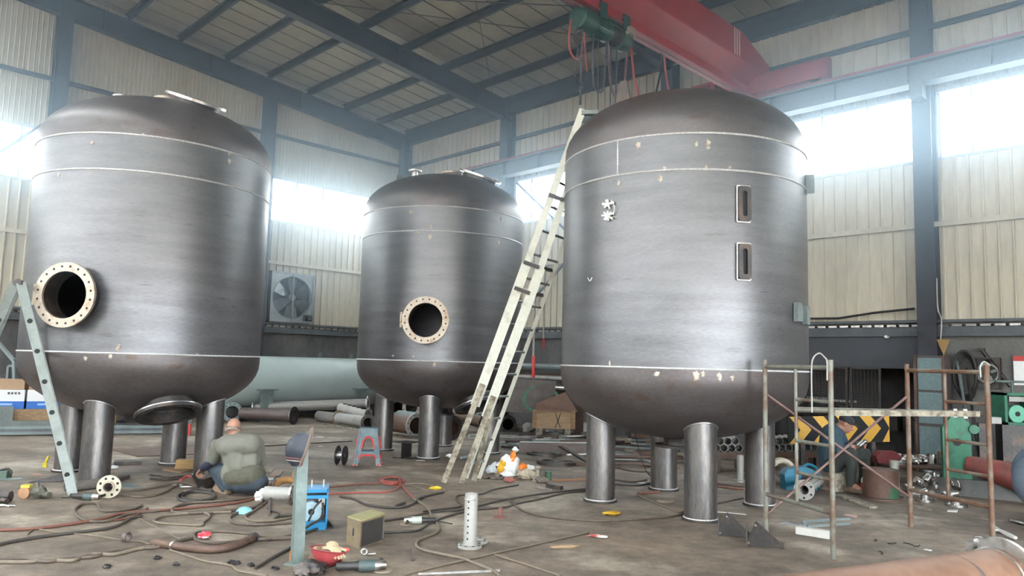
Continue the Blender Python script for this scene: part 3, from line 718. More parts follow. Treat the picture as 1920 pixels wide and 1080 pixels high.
# folding step ladder at the left edge
f = G(136, 932); ap = at(34, 530, f.y + .02); vd = V((f.x, f.y, 0)).normalized() * .36
sl = thing('step_ladder', 'grey aluminium folding step ladder standing at the left edge', 'ladder', f)
lf = V((2 * ap.x - f.x - .1, f.y + .15, 0))
for foot, nm in ((f, 'front'), (lf, 'rear')):
    top = ap + (V((.03, 0, 0)) if nm == 'front' else V((-.03, 0, 0)))
    nn = (top - foot).normalized()
    side = nn.cross(vd.normalized())
    for e in (0, 1):
        r = MB(); r.beam(foot + V((0, 0, .03)) + vd * e, top + vd * e, .028, .095, side); r = r.build('rail', M_ALU, sl)
        MB().box(foot + V((0, 0, .02)) + vd * e, (.05, .05, .04), math.atan2(vd.y, vd.x)).build('foot_cap', M_BLACK, r)
    ln = (top - foot).length
    for i in range(1, 7):
        q = foot + nn * (ln * i / 7.0 - .1)
        rg = MB().tube([q - vd.normalized() * .018, q + vd * 1.02], .017, 12).build('rung', M_ALU, sl)
        MB().tube([q - vd.normalized() * .022, q - vd.normalized() * .0175], .027, 14).build('rung_end', M_DARKIN, rg)
MB().tube([ap - vd * .06 + V((0, 0, .0)), ap + vd * 1.06], .045, 14).box(ap - vd * .03, (.10, .03, .05)).build('hinge', M_DKSTEEL, sl)
# ================================================================ things along the walls and at the back
def one(mb, name, m, label, cat, group=None, kind=None): return tag(mb.build(name, m), label, cat, group, kind)
def gy(px, py):                                # ground depth under a pixel
    return G(px, py).y
# white horizontal tank on saddles
za, R = .95, .645; t = thing('horizontal_tank', 'long pale grey horizontal tank on steel saddles before the back wall', 'tank', HP(1.0, 3.6, 0))
mb = MB(); pr = [(.0001, -.25)] + [(R * math.sin(a), -.25 * math.cos(a)) for a in [i * PI / 20 for i in range(1, 11)]]
L_ = 5.0; pr2 = [(r, z) for r, z in pr] + [(r, L_ - z) for r, z in pr[::-1]]
mb.lathe(pr2, 64, axis(HP(1.0, 1.0, za), LWD)); mb.build('shell', mat('tank_primer', (.36, .42, .40), .45, .05, (.32, .38, .37), 1.2, .5, .2, var=.05), t)
for b in (2.45, 5.2):
    mb = MB(); mb.hbox(.42, 1.65, b - .015, b + .015, .0, .5); mb.hbox(1.65, 1.68, b - .17, b + .17, .0, .76); mb.hbox(.40, .43, b - .17, b + .17, .0, .76); mb.hbox(.37, 1.75, b - .2, b + .2, .0, .03); mb.hbox(1.6, 1.75, b - .26, b + .26, .76, .79); mb.build('saddle', M_TEAL, t)
for b in (2.4, 3.4):
    mb = MB(); q = HP(1.0, b, za + R); mb.prism([(-.08, -.03), (.08, -.03), (.04, .14), (-.04, .14)], q, LWD, UP, RWD, .02); mb.build('lifting_lug', M_TEAL, t)
# exhaust fan in the left wall
t = thing('exhaust_fan', 'large square grey exhaust fan set in the back wall', 'fan', HP(.1, 3.87, 2.53))
fb0, fb1, fz0, fz1 = 3.2, 4.52, 2.54, 3.92
mb = MB()
for b0, b1, z0, z1 in ((fb0, fb0 + .05, fz0, fz1), (fb1 - .05, fb1, fz0, fz1), (fb0, fb1, fz0, fz0 + .05), (fb0, fb1, fz1 - .05, fz1)): mb.hbox(.03, .22, b0, b1, z0, z1)
fc = HP(.20, (fb0 + fb1) / 2, (fz0 + fz1) / 2)
ang = [2 * PI * i / 48 for i in range(48)]
inr = [(.58 * math.cos(a), .58 * math.sin(a)) for a in ang]
sq = [(.66 * max(-1, min(1, 1.45 * math.cos(a))), .69 * max(-1, min(1, 1.45 * math.sin(a)))) for a in ang]
vsq = [fc - LWD * x + UP * z for x, z in inr] + [fc - LWD * x + UP * z for x, z in sq]
mb.add(vsq, [(i, (i + 1) % 48, 48 + (i + 1) % 48, 48 + i) for i in range(48)])
mb.build('housing', mat('galvanised', (.30, .33, .35), .45, .5, (.24, .27, .29), 5, .5, .2), t)
MB().hbox(.035, .045, fb0 + .05, fb1 - .05, fz0 + .05, fz1 - .05).build('shutter', mat('fan_back', (.10, .115, .13), .6, .3), t)
MB().lathe([(.575, -.13), (.595, -.13), (.595, .01), (.575, .01)], 48, axis(fc, RWD), True).build('shroud', M_GREYST, t)
for i in range(6):
    a0 = PI / 6 + i * PI / 3; ex = -LWD * math.cos(a0) + UP * math.sin(a0); ey = LWD * math.sin(a0) + UP * math.cos(a0)
    pts = []
    for r, wd in ((.08, .05), (.3, .13), (.55, .17)):
        for s_ in (-1, 1): pts.append(fc - RWD * .07 + ex * r + ey * wd * s_ + RWD * (.05 * s_))
    bl = MB().add([p for p in pts] + [p + RWD * .004 for p in pts], [(0, 1, 3, 2), (2, 3, 5, 4), (6, 8, 9, 7), (8, 10, 11, 9), (0, 2, 8, 6), (2, 4, 10, 8), (1, 7, 9, 3), (3, 9, 11, 5), (4, 5, 11, 10), (0, 6, 7, 1)]); bl.build('blade', mat('fan_blade', (.15, .17, .185), .4, .5), t)
MB().cyl(fc - RWD * .1, fc + RWD * .0, .09, 24).build('hub', M_GREYST, t)
mb = MB(); mb.beam(fc + RWD * .015 - UP * .66, fc + RWD * .015 + UP * .66, .035, .02, RWD); mb.build('strut', M_ALU, t)
mb = MB(); p = HP(.24, fb0 + .18, fz0 + .15); mb.box(p, (.14, .2, .14), PI / 4); mb.cyl(p - LWD * .1 + UP * .0, p + LWD * .12, .08, 18); mb.build('motor', M_DKSTEEL, t)
mb = MB(); mb.tube([HP(.12, 4.62, 2.53), HP(.12, 4.6, 3.9)], .035, 10); one(mb, 'drain_pipe', M_WHITEP, 'white vertical pipe on the wall left of the exhaust fan', 'pipe')
# left background: steel skid with cartons
t = thing('steel_skid', 'long grey welded steel skid frame on the floor behind the left tank', 'skid frame', G(120, 822))
P0 = G(-60, 818); P1 = G(345, 813); dsk = (P1 - P0).normalized(); nsk = V((-dsk.y, dsk.x, 0)); Lk = (P1 - P0).length
mb = MB()
for o in (0, 1.1): mb.beam(P0 + nsk * o + UP * .12, P1 + nsk * o + UP * .12, .09, .2)
mb.build('side_beam', M_GREYST, t) if False else None
for o in (0, 1.1): MB().beam(P0 + nsk * o + UP * .10, P1 + nsk * o + UP * .10, .10, .16).build('side_beam', M_GREYST, t); MB().beam(P0 + nsk * (o - .055) + UP * .10, P1 + nsk * (o - .055) + UP * .10, .01, .05).build('groove', M_LEDGE, t)
M_SKID = mat('skid_grey', (.13, .15, .145), .55, .1, (.10, .115, .11), 3, .5, .2)
for prof in ([(0, .18), (1.95, .18), (1.95, .54), (1.25, .54), (1.25, .27), (.66, .27), (.66, .54), (0, .54)], [(2.6, .18), (3.75, .18), (3.75, .34), (3.25, .34), (3.25, .5), (3.12, .5), (3.12, .34), (2.85, .34), (2.85, .52), (2.6, .52)]):
    MB().prism(prof, P0 + nsk * .02, dsk, UP, nsk, .02).build('upright_plate', M_SKID, t)
    MB().prism(prof, P0 + nsk * 1.1, dsk, UP, nsk, .02).build('upright_plate', M_SKID, t)
for i in range(6): MB().beam(P0 + dsk * (.2 + i * Lk / 6) + UP * .1, P0 + dsk * (.2 + i * Lk / 6) + nsk * 1.1 + UP * .1, .08, .1).build('cross_member', M_GREYST, t)
M_CARD = mat('cardboard', (.36, .24, .15), .8, var=.06); M_CARDW = mat('white_carton', (.66, .66, .66), .6, var=.04)
tb = MB(); q0 = P0 + dsk * .15 + nsk * .55
pl = thing('pallet', 'low pallet under the cartons on the grey skid, at the left edge', 'pallet', q0 + UP * .18)
for k in range(3): MB().beam(q0 + nsk * (k * .35 - .2) + UP * .315, q0 + dsk * 2.2 + nsk * (k * .35 - .2) + UP * .315, .1, .25).build('bearer', M_WOOD, pl)
MB().beam(q0 + nsk * .15 + UP * .455, q0 + dsk * 2.2 + nsk * .15 + UP * .455, .8, .03).build('deck', M_WOOD, pl)
bz = .472
def carton(u, v, z, sx, sz, white, label, band=True):
    c = thing('carton', label, 'carton', q0 + dsk * u + nsk * v + UP * z)
    p = q0 + dsk * (u) + nsk * v
    if white:
        MB().beam(p + UP * (z + sz * .7), p + dsk * sx + UP * (z + sz * .7), .45, sz * .6).build('box', M_CARDW, c)
        MB().beam(p + UP * (z + sz * .2), p + dsk * sx + UP * (z + sz * .2), .45, sz * .4).build('blue_band', mat('carton_blue', (.02, .12, .42), .6), c)
        mb = MB()
        for i in range(4): mb.box(p + dsk * (sx * (.58 + .09 * i)) - nsk * .227 + UP * (z + sz * .82), (.035, .006, .04), math.atan2(dsk.y, dsk.x))
        mb.build('handling_marks', M_DKSTEEL, c)
        mb = MB(); mb.box(p + dsk * (sx * .5) - nsk * .227 + UP * (z + sz * .24), (.24, .004, .035), math.atan2(dsk.y, dsk.x)); mb.build('print_strip', mat('pale_print', (.3, .45, .7), .6), c)
    else: MB().beam(p + UP * (z + sz * .5), p + dsk * sx + UP * (z + sz * .5), .45, sz).build('box', M_CARD, c)
carton(0, 0, bz, .62, .36, 1, 'white carton with blue base at the left edge of the picture')
carton(.66, 0, bz, .60, .36, 1, 'white and blue carton just right of the edge one, beside the step ladder')
carton(1.30, 0, bz, .55, .30, 1, 'white and blue carton hidden half behind the step ladder and tank')
carton(0, .02, bz + .365, .60, .19, 0, 'brown cardboard box on top of the edge white and blue carton')
carton(.68, .0, bz + .365, .5, .17, 0, 'low brown cardboard box on the white and blue carton beside the step ladder')
mb = MB(); mb.beam(q0 + dsk * .0 + nsk * 1.6 + UP * 1.25, q0 + dsk * 1.3 + nsk * 1.5 + UP * 1.22, .06, .05); mb.beam(q0 + nsk * 1.6 + UP * 0, q0 + nsk * 1.6 + UP * 1.25, .05, .05); mb.beam(q0 + dsk * 1.25 + nsk * 1.5, q0 + dsk * 1.25 + nsk * 1.5 + UP * 1.2, .05, .05)
one(mb, 'rack', M_GREYST, 'grey steel rack frame behind the cartons at the far left', 'rack')
mb = MB(); mb.beam(at(-40, 600, 15.2), at(26, 676, 15.0), .06, .06); mb.beam(at(26, 676, 15.0), at(30, 790, 15.0) * 1.0 - UP * at(30, 790, 15.0).z, .05, .05); one(mb, 'leaning_bar', M_GREYST, 'grey slanting bar behind the step ladder at the left edge', 'bar')
mb = MB(); p = G(350, 816); mb.box(p + UP * .10, (.14, .12, .2), .2); mb.box(p + UP * .21, (.10, .05, .03), .2); one(mb, 'red_can', M_REDP, 'small red can on the floor seen between the legs of the left tank', 'can')
# ------------------------------------------------ pipes lying at the back
def fpipe(label, p, q, r, m, fl=(1, 1), fr=None, mf=M_DKSTEEL, cat='pipe', group=None, lift=True, holes=0, nb=12):
    p, q = V(p), V(q)
    fr = fr or r * 1.45
    if lift:
        z = fr if any(fl) else r
        p.z += z; q.z += z
    d = (q - p).normalized()
    t = thing('flanged_pipe' if any(fl) else 'steel_pipe', label, cat, (p + q) / 2 - UP * min(p.z, q.z), group=group)
    body = MB().pipe(p, q, r, r * .88, 28).build('barrel', m, t)
    for k, (e, s) in enumerate(((p, -1), (q, 1))):
        if fl[k]:
            mb = MB(); bolt_flange(mb, e + d * s * .0, d * s, fr, r * .88, max(.02, r * .16), nb); mb.build('flange', [mf, M_DARKIN], t)
            MB().torus(e - d * s * r * .35, d, r * 1.01, r * .05, 28, 6).build('weld', M_BRIGHT, t)
    return t
fpipe('brown flanged pipe lying right of the crouching man, open flange facing right', G(452, 791), G(550, 796), .145, M_BROWN, (0, 1), .21)
fpipe('dark flange ended pipe just behind the right front leg of the left tank', G(434, 791) + V((-.2, .5, 0)), G(434, 791), .17, M_BROWN, (0, 1), .235, M_GREYST)
fpipe('longest grey brown pipe lying across the floor before the pale horizontal tank', at(478, 764, 18.8), at(690, 757, 18.7), .125, mat('grey_pipe', (.20, .19, .175), .5, .3, var=.1), (1, 1), .19, M_BRIGHT, lift=False)
for x_ in (522, 640, 676): p = at(x_, 770, 18.75); one(MB().box(V((p.x, p.y + .02, (1.6 - (763 - 668 - .034 * (x_ - 478)) / 1400 * 18.75) / 2 - .065)), (.2, .3, max(.1, 1.6 - (763 - 668 - .034 * (x_ - 478)) / 1400 * 18.75 - .13))), 'dunnage', M_OLDWOOD, 'timber block carrying the longest pipe at the back', 'block', 'timber blocks under the longest pipe')
fpipe('white pipe with plain rounded end, leftmost of the white pipes', G(597, 789), G(640, 794), .125, M_WHITEP, (0, 0))
fpipe('white pipe with rusty flange facing left, in front of the other white pipes', G(634, 798), G(690, 806), .125, M_WHITEP, (1, 0), .18, M_FLANGE)
t = fpipe('white pipe with notches cut along its top, behind the other white pipes', at(637, 764, 18.2), at(690, 778, 17.8), .105, M_WHITEP, (0, 1), .155, M_WHITEP, lift=False)
pb, qb = at(637, 764, 18.2), at(690, 778, 17.8)
for i in range(5):
    e = pb.lerp(qb, .15 + .16 * i); mb = MB(); mb.beam(e + UP * .11 - V((.0, .06, 0)), e + UP * .11 + V((.05, .06, 0)), .02, .02); mb.build('notch', M_DARKIN, t)
fpipe('dark brown pipe behind the blue and red stool, flange facing the camera', G(700, 806) + V((.3, 1.3, 0)), G(690, 808), .125, M_BROWN, (0, 1), .18)
fpipe('thick rust brown pipe lying under the middle tank with pale rimmed flange', G(722, 812), G(779, 821), .19, M_RUST, (0, 1), .25, M_WHITEP)
fpipe('short rust brown pipe with dark flange, right of the middle tank front leg', G(800, 818), G(846, 826), .18, M_RUST, (0, 1), .25)
fpipe('pipe end with bright bolted rim facing the camera under the middle tank', G(752, 798) + V((0, 1.6, .22)), G(767, 800) + V((0, .3, .22)), .16, M_BROWN, (0, 1), .22, M_FLANGE)
fpipe('plain grey pipe lying on the pipes under the middle tank', G(742, 800) + V((0, .5, .1)), G(800, 806) + V((0, .3, .1)), .13, M_GREYST, (0, 0))
fpipe('rust brown pipe right of the back leg of the middle tank', G(846, 806) + V((0, .3, .2)), G(905, 812) + V((0, .1, .1)), .13, M_RUST, (0, 0))
fpipe('dark pipe with open end right of the right leg of the middle tank', G(925, 800), G(952, 812), .15, M_DKSTEEL, (0, 1), .2)
mb = MB(); mb.beam(G(606, 796) + UP * .02, G(676, 808) + UP * .02, .05, .035); one(mb, 'timber_strip', M_OLDWOOD, 'thin timber strip lying left of the blue and red stool', 'timber')
# ------------------------------------------------ pipe rack between middle and right tanks
t = thing('pipe_rack', 'rack posts holding long pipes between the middle and right tanks', 'rack', HP(6.6, 1.2, 0))
for a in (4.5, 5.75, 8.3): 
    MB().hbox(a - .08, a + .08, 1.1, 1.25, 0, 1.72).build('post', M_RUST, t)
    for z in (1.0, 1.22, 1.45): MB().hbox(a - .05, a + .05, .5, 1.1, z - .05, z).build('arm', M_RUST, t)
names = ['grey', 'brown', 'pale', 'rusty', 'white']
rk = [(1.45, 1.02, .075, M_GREYST), (1.45, .86, .06, M_BROWN), (1.45, .7, .06, M_WHITEP), (1.22, 1.03, .05, M_WHITEP), (1.22, .90, .07, M_RUST), (1.22, .75, .06, M_BRIGHT), (1.0, 1.03, .05, M_BRIGHT), (1.0, .90, .07, M_BROWN), (1.0, .75, .06, M_WHITEP)]
for i, (z, b, r, m) in enumerate(rk):
    z = z + r
    mb = MB(); mb.pipe(HP(3.9 + .07 * i, b, z), HP(9.4 - .1 * i, b, z), r, r * .85, 16)
    one(mb, 'stock_pipe', m, 'long stock pipe lying in the rack between the middle and right tanks', 'pipe', 'stock pipes in the rack')
mb = MB()
# big steel plate with a painted ring leaning against the rack
pp = [at(944, 772, 16.35), at(1030, 780, 16.2), at(1043, 716, 16.75), at(968, 710, 16.9)]
plm = mat('plate_brown', (.15, .125, .115), .6, .3, (.20, .17, .155), 4, .5, .2)
mb = MB(); nn = (pp[1] - pp[0]).cross(pp[3] - pp[0]).normalized()
mb.hexa([p for p in pp] + [p + nn * .02 for p in pp])
t = thing('steel_plate', 'brown steel plate with green painted ring leaning behind the wooden crate', 'plate', (pp[0] + pp[1]) / 2)
mb.build('plate', plm, t)
e1_ = (pp[1] - pp[0]).normalized()
cpl = e1_ * .22 + (pp[0] + pp[1] + pp[2] + pp[3]) / 4 + (pp[0] - pp[3]) * .05; e1 = (pp[1] - pp[0]).normalized(); e2 = nn.cross(e1)
mb = MB(); pts = []
for i in range(33):
    a = 2 * PI * i / 32; rr = .40 + .02 * noise.noise(V((a * 2, 1, 0))); pts.append((rr, a))
k = len(pts); sgn = -1 if nn.y > 0 else 1
f_ = nn * (.004 * (1 if nn.y < 0 else -1)) + (nn * .02 if nn.y < 0 else V((0, 0, 0)))
vs = [cpl + e1 * (r * math.cos(a)) + e2 * (r * math.sin(a)) + f_ for r, a in pts] + [cpl + e1 * ((r - .075 - .04 * abs(noise.noise(V((a * 3, 4, 0))))) * math.cos(a)) + e2 * ((r - .075 - .04 * abs(noise.noise(V((a * 3, 4, 0))))) * math.sin(a)) + f_ for r, a in pts]
mb.add(vs, [(i, i + 1, k + i + 1, k + i) for i in range(k - 1)]); mb.build('green_ring', mat('green_chalk', (.08, .25, .15), .7, 0, (.14, .16, .13), 12, .5, .1), t)
# wooden crate with plywood lid askew
c0 = G(1000, 803, .25); c1 = G(1076, 805, .25); ce = (c1 - c0); cn = V((-ce.y, ce.x, 0)).normalized() * .45
t = thing('wooden_crate', 'pale wooden crate left of the right tank with loose lid', 'crate', (c0 + c1) / 2)
M_PALEW = mat('pale_wood', (.42, .29, .17), .7, 0, (.34, .22, .125), 4, .5, .2, (1, 1, 5), .1)
mb = MB(); mb.hexa([c0, c1, c1 + cn, c0 + cn] + [p + UP * .36 for p in (c0, c1, c1 + cn, c0 + cn)]); mb.build('box', M_PALEW, t)
for u in (0.0, .95):
    q = c0 + ce * u; MB().beam(q - cn * .03 + UP * 0 + ce * .025, q - cn * .03 + UP * .38 + ce * .025, .09, .02, cn).build('batten', M_WOOD, t)
for u in (.15, .85): MB().beam(c0 + ce * u - UP * .125, c0 + ce * u + cn - UP * .125, .12, .25).build('skid', M_OLDWOOD, t)
MB().beam(c0 - cn * .02 + UP * .35, c1 - cn * .02 + UP * .35, .02, .04).build('top_batten', M_WOOD, t)
mb = MB(); q = c0 + ce * .6 - cn * .03
for s_ in (-1, 1): mb.tube(spline([q + UP * .02 - ce * .07 * s_, q + UP * .16 + ce * .0 * s_ , q + UP * .34 + ce * .07 * s_], 5), .007, 6)
mb.build('cross_strap', M_BLACK, t)
lid = [c0 + ce * .05 + UP * .385 + cn * .1, c1 + ce * .12 + UP * .37 - cn * .05, c1 + ce * .02 + UP * .62 + cn * 1.3, c0 + ce * .62 + UP * .80 + cn * 1.3]
lid = [at(1004, 755, c0.y + .3), at(1083, 771, c1.y + .02), at(1060, 736, c1.y + .9), at(1010, 752, c1.y + .9)]
lidp = [at(1005, 756, c0.y + .02), at(1003, 773, c0.y - .02), at(1083, 772, c1.y - .02), at(1060, 735, c1.y + .42)]
mb = MB(); mb.add(lidp + [p + V((0, .015, -.012)) for p in lidp], [(0, 1, 2, 3), (4, 7, 6, 5), (0, 4, 5, 1), (1, 5, 6, 2), (2, 6, 7, 3), (3, 7, 4, 0)])
one(mb, 'plywood_sheet', mat('red_plywood', (.20, .11, .075), .7, 0, (.16, .09, .065), 3), 'reddish plywood sheet lying tilted on top of the wooden crate', 'plywood')
mb = MB(); p = G(1094, 816); mb.box(p + UP * .14, (.30, .3, .28), .1); one(mb, 'carton', mat('pale_carton', (.5, .5, .48), .7), 'small pale grey box right of the wooden crate, behind the right tank leg', 'box')
p = G(991, 812); one(MB().ell(p + UP * .12, (.14, .1, .12), 14, 10, None, .5), 'scrap_bag', mat('crumpled_foil', (.32, .31, .29), .6, .2), 'crumpled grey bag left of the wooden crate', 'bag')
# ------------------------------------------------ recess on the right: mesh gate, striped board, door panel
t = thing('mesh_gate', 'dark wire mesh gate in the recess of the right wall', 'gate', HP(13.6, .06, 0))
def gate(a0, a1, nm):
    f = MB()
    for a in (a0, a1 - .04): f.hbox(a, a + .04, .0, .04, 0.05, 1.7)
    for z in (.05, .85, 1.66): f.hbox(a0, a1, .0, .04, z, z + .04)
    f = f.build(nm, M_DKSTEEL, t)
    m2 = MB(); a = a0 + .06
    while a < a1 - .04: m2.hbox(a, a + .007, .015, .022, .06, 1.68); a += .062
    z = .1
    while z < 1.66: m2.hbox(a0, a1, .015, .022, z, z + .007); z += .062
    m2.build('mesh', M_DKSTEEL, f)
gate(12.62, 13.72, 'gate_leaf'); gate(13.76, 14.3, 'gate_leaf')
one(MB().hbox(12.34, 14.93, .0, .04, 1.68, 2.30), 'shutter_panel', mat('dark_panel', (.05, .055, .065), .5, .1, var=.06), 'wide dark panel above the mesh gate on the right wall', 'panel')
mb = MB(); mb.ell(HP(14.42, .06, 2.24), (.05, .05, .04)); one(mb, 'lamp', M_WHITE, 'tiny white fitting on the dark panel of the right wall', 'lamp')
mb = MB(); mb.hbox(12.42, 12.46, .05, .09, 1.95, 2.28); mb.hbox(12.30, 12.46, .05, .09, 1.93, 1.97); one(mb, 'bracket', M_FLANGE, 'small rusty bracket at the left end of the dark wall panel', 'bracket')
for a0, z0, a1 in ((12.7, 1.05, 13.1), (13.2, 1.02, 13.65)):
    one(MB().hbox(a0, a1, -.6, -.55, z0, z0 + .04), 'shelf_edge', M_BRIGHT, 'metal shelf edge glinting in the dark behind the mesh gate', 'shelf', 'shelf edges behind the mesh gate')
for i in range(7):
    mb = MB(); a = 12.65 + .3 * i; mb.hbox(a, a + .2, -.9, -.6, .55, .75 + .1 * (i % 3)); one(mb, 'parts_box', M_DKSTEEL, 'dark parts box on the shelf behind the mesh gate', 'box', 'boxes behind the mesh gate')
# striped barrier board
sy = 11.7; p0, p1 = at(1478, 832, sy), at(1668, 828, sy); H_ = .41
ex = (p1 - p0); Lb = ex.length; ex = ex.normalized(); ey = V((-ex.y, ex.x, 0))
t = thing('barrier_board', 'black board with yellow chevrons behind the seated worker', 'barrier', (p0 + p1) / 2 - UP * (p0 + p1).z / 2)
MB().prism([(0, 0), (Lb, 0), (Lb, H_), (0, H_)], p0, ex, UP, ey, .03).build('board', mat('board_black', (.010, .011, .013), .8), t)
x = .02
while x < Lb - .1:
    wd = .17
    pts = [(x, 0), (x + wd, 0), (x + wd + .17, H_ / 2), (x + wd, H_), (x, H_), (x + .17, H_ / 2)]
    pts = [(min(a, Lb), b) for a, b in pts]
    MB().prism(pts, p0 - ey * .004, ex, UP, ey, .003).build('chevron', M_YEL, t)
    x += .36
for u in (.15, .85): MB().beam(V((*(p0 + ex * Lb * u + ey * .06).to_2d(), 0)), p0 + ex * Lb * u + ey * .06 + UP * .2, .06, .06).build('foot', M_DKSTEEL, t)
# grey blue motor block and oil drum shape under the board
p = G(1645, 872); mb = MB(); mb.cyl(p + UP * .2 - ex * .22, p + UP * .2 + ex * .22, .19, 24); one(mb, 'dark_drum', M_DKSTEEL, 'dim dark drum lying under the right end of the striped board', 'drum')
# teal door panel by the column
t = thing('cabinet', 'tall pale teal metal cabinet right of the column on the right wall', 'cabinet', HP(15.35, .45, 0))
MB().hbox(15.02, 15.5, .36, .62, 0, 1.9).build('body', mat('cabinet_dark', (.08, .07, .07), .6, .2), t)
for z0, z1 in ((.1, .75), (.8, 1.3), (1.34, 1.86)): MB().hbox(15.08, 15.44, .62, .635, z0, z1).build('door', mat('cabinet_teal', (.15, .21, .22), .45, .1), t)
for a in (15.04, 15.46): MB().hbox(a - .02, a + .02, .62, .65, 0, 1.9).build('post', M_RUST, t)
mb = MB(); p = HP(15.42, .42, 2.05); mb.prism([(-.1, .12), (.1, .12), (0, -.14)], p, -RWD * -1, UP, LWD, .02); one(mb, 'hook_plate', mat('dull_yellow', (.28, .17, .06), .6), 'dull yellow triangular plate hung on the column of the right wall', 'plate')
for k, (u0, y0, u1, y1, m) in enumerate(((1792, 668, 1832, 835, M_GREYST), (1800, 700, 1822, 850, M_GREYST), (1812, 690, 1840, 850, M_DKSTEEL))):
    pA = RWp(u0, y0, .25); pB = RWp(u1, y1, .7); pB.z = 0.02
    one(MB().tube([pA, pB], .022, 8), 'leaning_rod', m, ['light grey rod leaning highest on the wall right of the teal cabinet', 'short grey rod leaning beside the teal cabinet', 'dark rod leaning nearest the green machine'][k], 'rod')
mb = MB(); c = RWp(1812, 710, .2)
for i in range(4): mb.tube([c + RWD * (.14 * math.cos(a)) * (1 + .06 * i) + UP * (.36 * math.sin(a) + .03 * i) + LWD * (.03 * i) for a in [2 * PI * j / 28 for j in range(29)]], .022, 8)
one(mb, 'hose_coil', M_BLACK, 'dark coil of hose hanging on the wall right of the teal cabinet', 'hose')
mb = MB(); pA = RWp(1840, 655, .1); pB = RWp(1895, 725, .1); mb.tube([pA, pB], .03, 10); mb.box(pA, (.1, .1, .04), -PI / 4); one(mb, 'wall_bracket', M_DKSTEEL, 'dark slanting bracket on the plaster wall at far right', 'bracket')
t = thing('wall_fan', 'small dark framed wall fan behind the rightmost scaffold post', 'fan', RWp(1850, 740, .15))
c = RWp(1852, 700, .16); mb = MB()
for s_ in (-1, 1): mb.beam(c + RWD * .17 * s_ - UP * .24, c + RWD * .17 * s_ + UP * .24, .03, .12, LWD); mb.beam(c - RWD * .18 + UP * .24 * s_, c + RWD * .18 + UP * .24 * s_, .12, .03)
mb.build('frame', M_DKSTEEL, t); mb = MB(); mb.torus(c, LWD, .15, .02, 28, 6); mb.build('ring', M_BRIGHT, t); MB().cyl(c - LWD * .04, c + LWD * .04, .05, 16).build('motor', M_DKSTEEL, t)
for i in range(4):
    a = i * PI / 2 + .4; MB().beam(c + (RWD * math.cos(a) + UP * math.sin(a)) * .04, c + (RWD * math.cos(a) + UP * math.sin(a)) * .13, .05, .008, (LWD + UP * .3)).build('blade', M_GREYST, t)
t = thing('notice_board', 'white board with red top band on the right wall at the picture edge', 'board', RWp(1912, 722, .03))
b0 = RWp(1906, 722, .03); MB().beam(b0 + UP * .0 + RWD * .35 + UP * .2, b0 + UP * .2 + RWD * -.03, .02, .4).build('panel', M_WHITE, t)
MB().beam(b0 + RWD * .35 + UP * .42, b0 + RWD * -.03 + UP * .42, .024, .08).build('red_band', M_REDP, t)
# conduit and cable along the ledge of the right wall
mb = MB(); mb.tube([HP(12.4, .12, 2.6), HP(13.6, .1, 2.58), HP(14.2, .12, 2.66), HP(14.9, .12, 2.72)], .02, 8); one(mb, 'cable', M_BLACK, 'black cable lying along the ledge above the dark wall panel', 'cable')
mb = MB(); mb.tube(spline([HP(15.33, .36, 3.2), HP(15.33, .36, 2.7), HP(15.38, .36, 2.5), HP(15.36, .36, 2.15)], 5), .012, 8); one(mb, 'cable', M_WHITEP, 'white cable running down the column beside the teal cabinet', 'cable')
# ------------------------------------------------ right edge machines
t = thing('rolling_machine', 'green and red plate rolling machine at the right edge on a concrete plinth', 'machine', G(1850, 945))
MB().box(G(1872, 940) + V((.25, .55, .11)), (1.3, .9, .22), -.5).build('plinth', M_CONC, t)
g0 = G(1828, 938) + V((0, .35, .2)); ge = V((.92, -.3, 0)).normalized(); gn = V((.3, .92, 0)).normalized()
prof = [(-.17, 0), (.17, 0), (.17, .45), (.16, .75), (.08, .83), (-.06, .83), (-.17, .68)]
MB().prism(prof, g0, ge, UP, gn, .12).build('side_frame', M_GREENP, t)
MB().cyl(g0 + UP * .5 - gn * .012, g0 + UP * .5 + gn * .0, .05, 20).build('bearing_hole', M_DARKIN, t)
MB().cyl(g0 + ge * .2 + UP * .68 - gn * .04, g0 + ge * .2 + UP * .68 + gn * .1, .06, 20).build('boss', M_GREENP, t)
MB().cone(g0 + ge * .12 + UP * .22 + gn * .06, g0 + ge * .75 + UP * .08 - gn * .25, .11, .2, 28).build('roll', mat('machine_red', (.24, .055, .05), .55, .1, (.16, .06, .05), 5), t)
for u in (.0, .12): MB().box(g0 + gn * .06 + UP * (.88) + ge * (-.02 + u), (.05, .1, .12), 0).build('clamp', M_BRIGHT, t)
t = thing('drill_press', 'green drilling machine with round motor above a dark cabinet at far right', 'machine', G(1905, 905))
d0 = at(1903, 850, 11.0); d0.z = 0; wz = 1.36
MB().box(d0 + UP * .45 + V((.1, 0, 0)), (.55, .5, .9), -.4).build('base_cabinet', M_DKSTEEL, t)
MB().box(d0 + UP * .45 + V((-.32, .2, 0)), (.14, .16, .9), -.4).build('column', M_DKSTEEL, t)
f = MB()
for x in (-.2, .2): f.box(d0 + V((x, -.0, 1.13)), (.04, .3, .46))
for z in (.92, 1.34): f.box(d0 + V((0, 0, z)), (.44, .3, .04))
f.build('head_frame', M_GREENP, t); MB().box(d0 + V((0, .12, 1.13)), (.40, .02, .42)).build('back_panel', M_DKSTEEL, t)
MB().cyl(d0 + V((-.02, .1, 1.06)), d0 + V((-.02, -.12, 1.06)), .125, 28).build('motor', mat('mint_green', (.12, .38, .26), .5), t)
MB().cyl(d0 + V((-.02, -.1, 1.06)), d0 + V((-.02, -.13, 1.06)), .035, 16).build('shaft', M_DARKIN, t)
MB().box(d0 + V((.02, -.05, 1.27)), (.24, .04, .07)).build('paper', M_WHITEP, t)
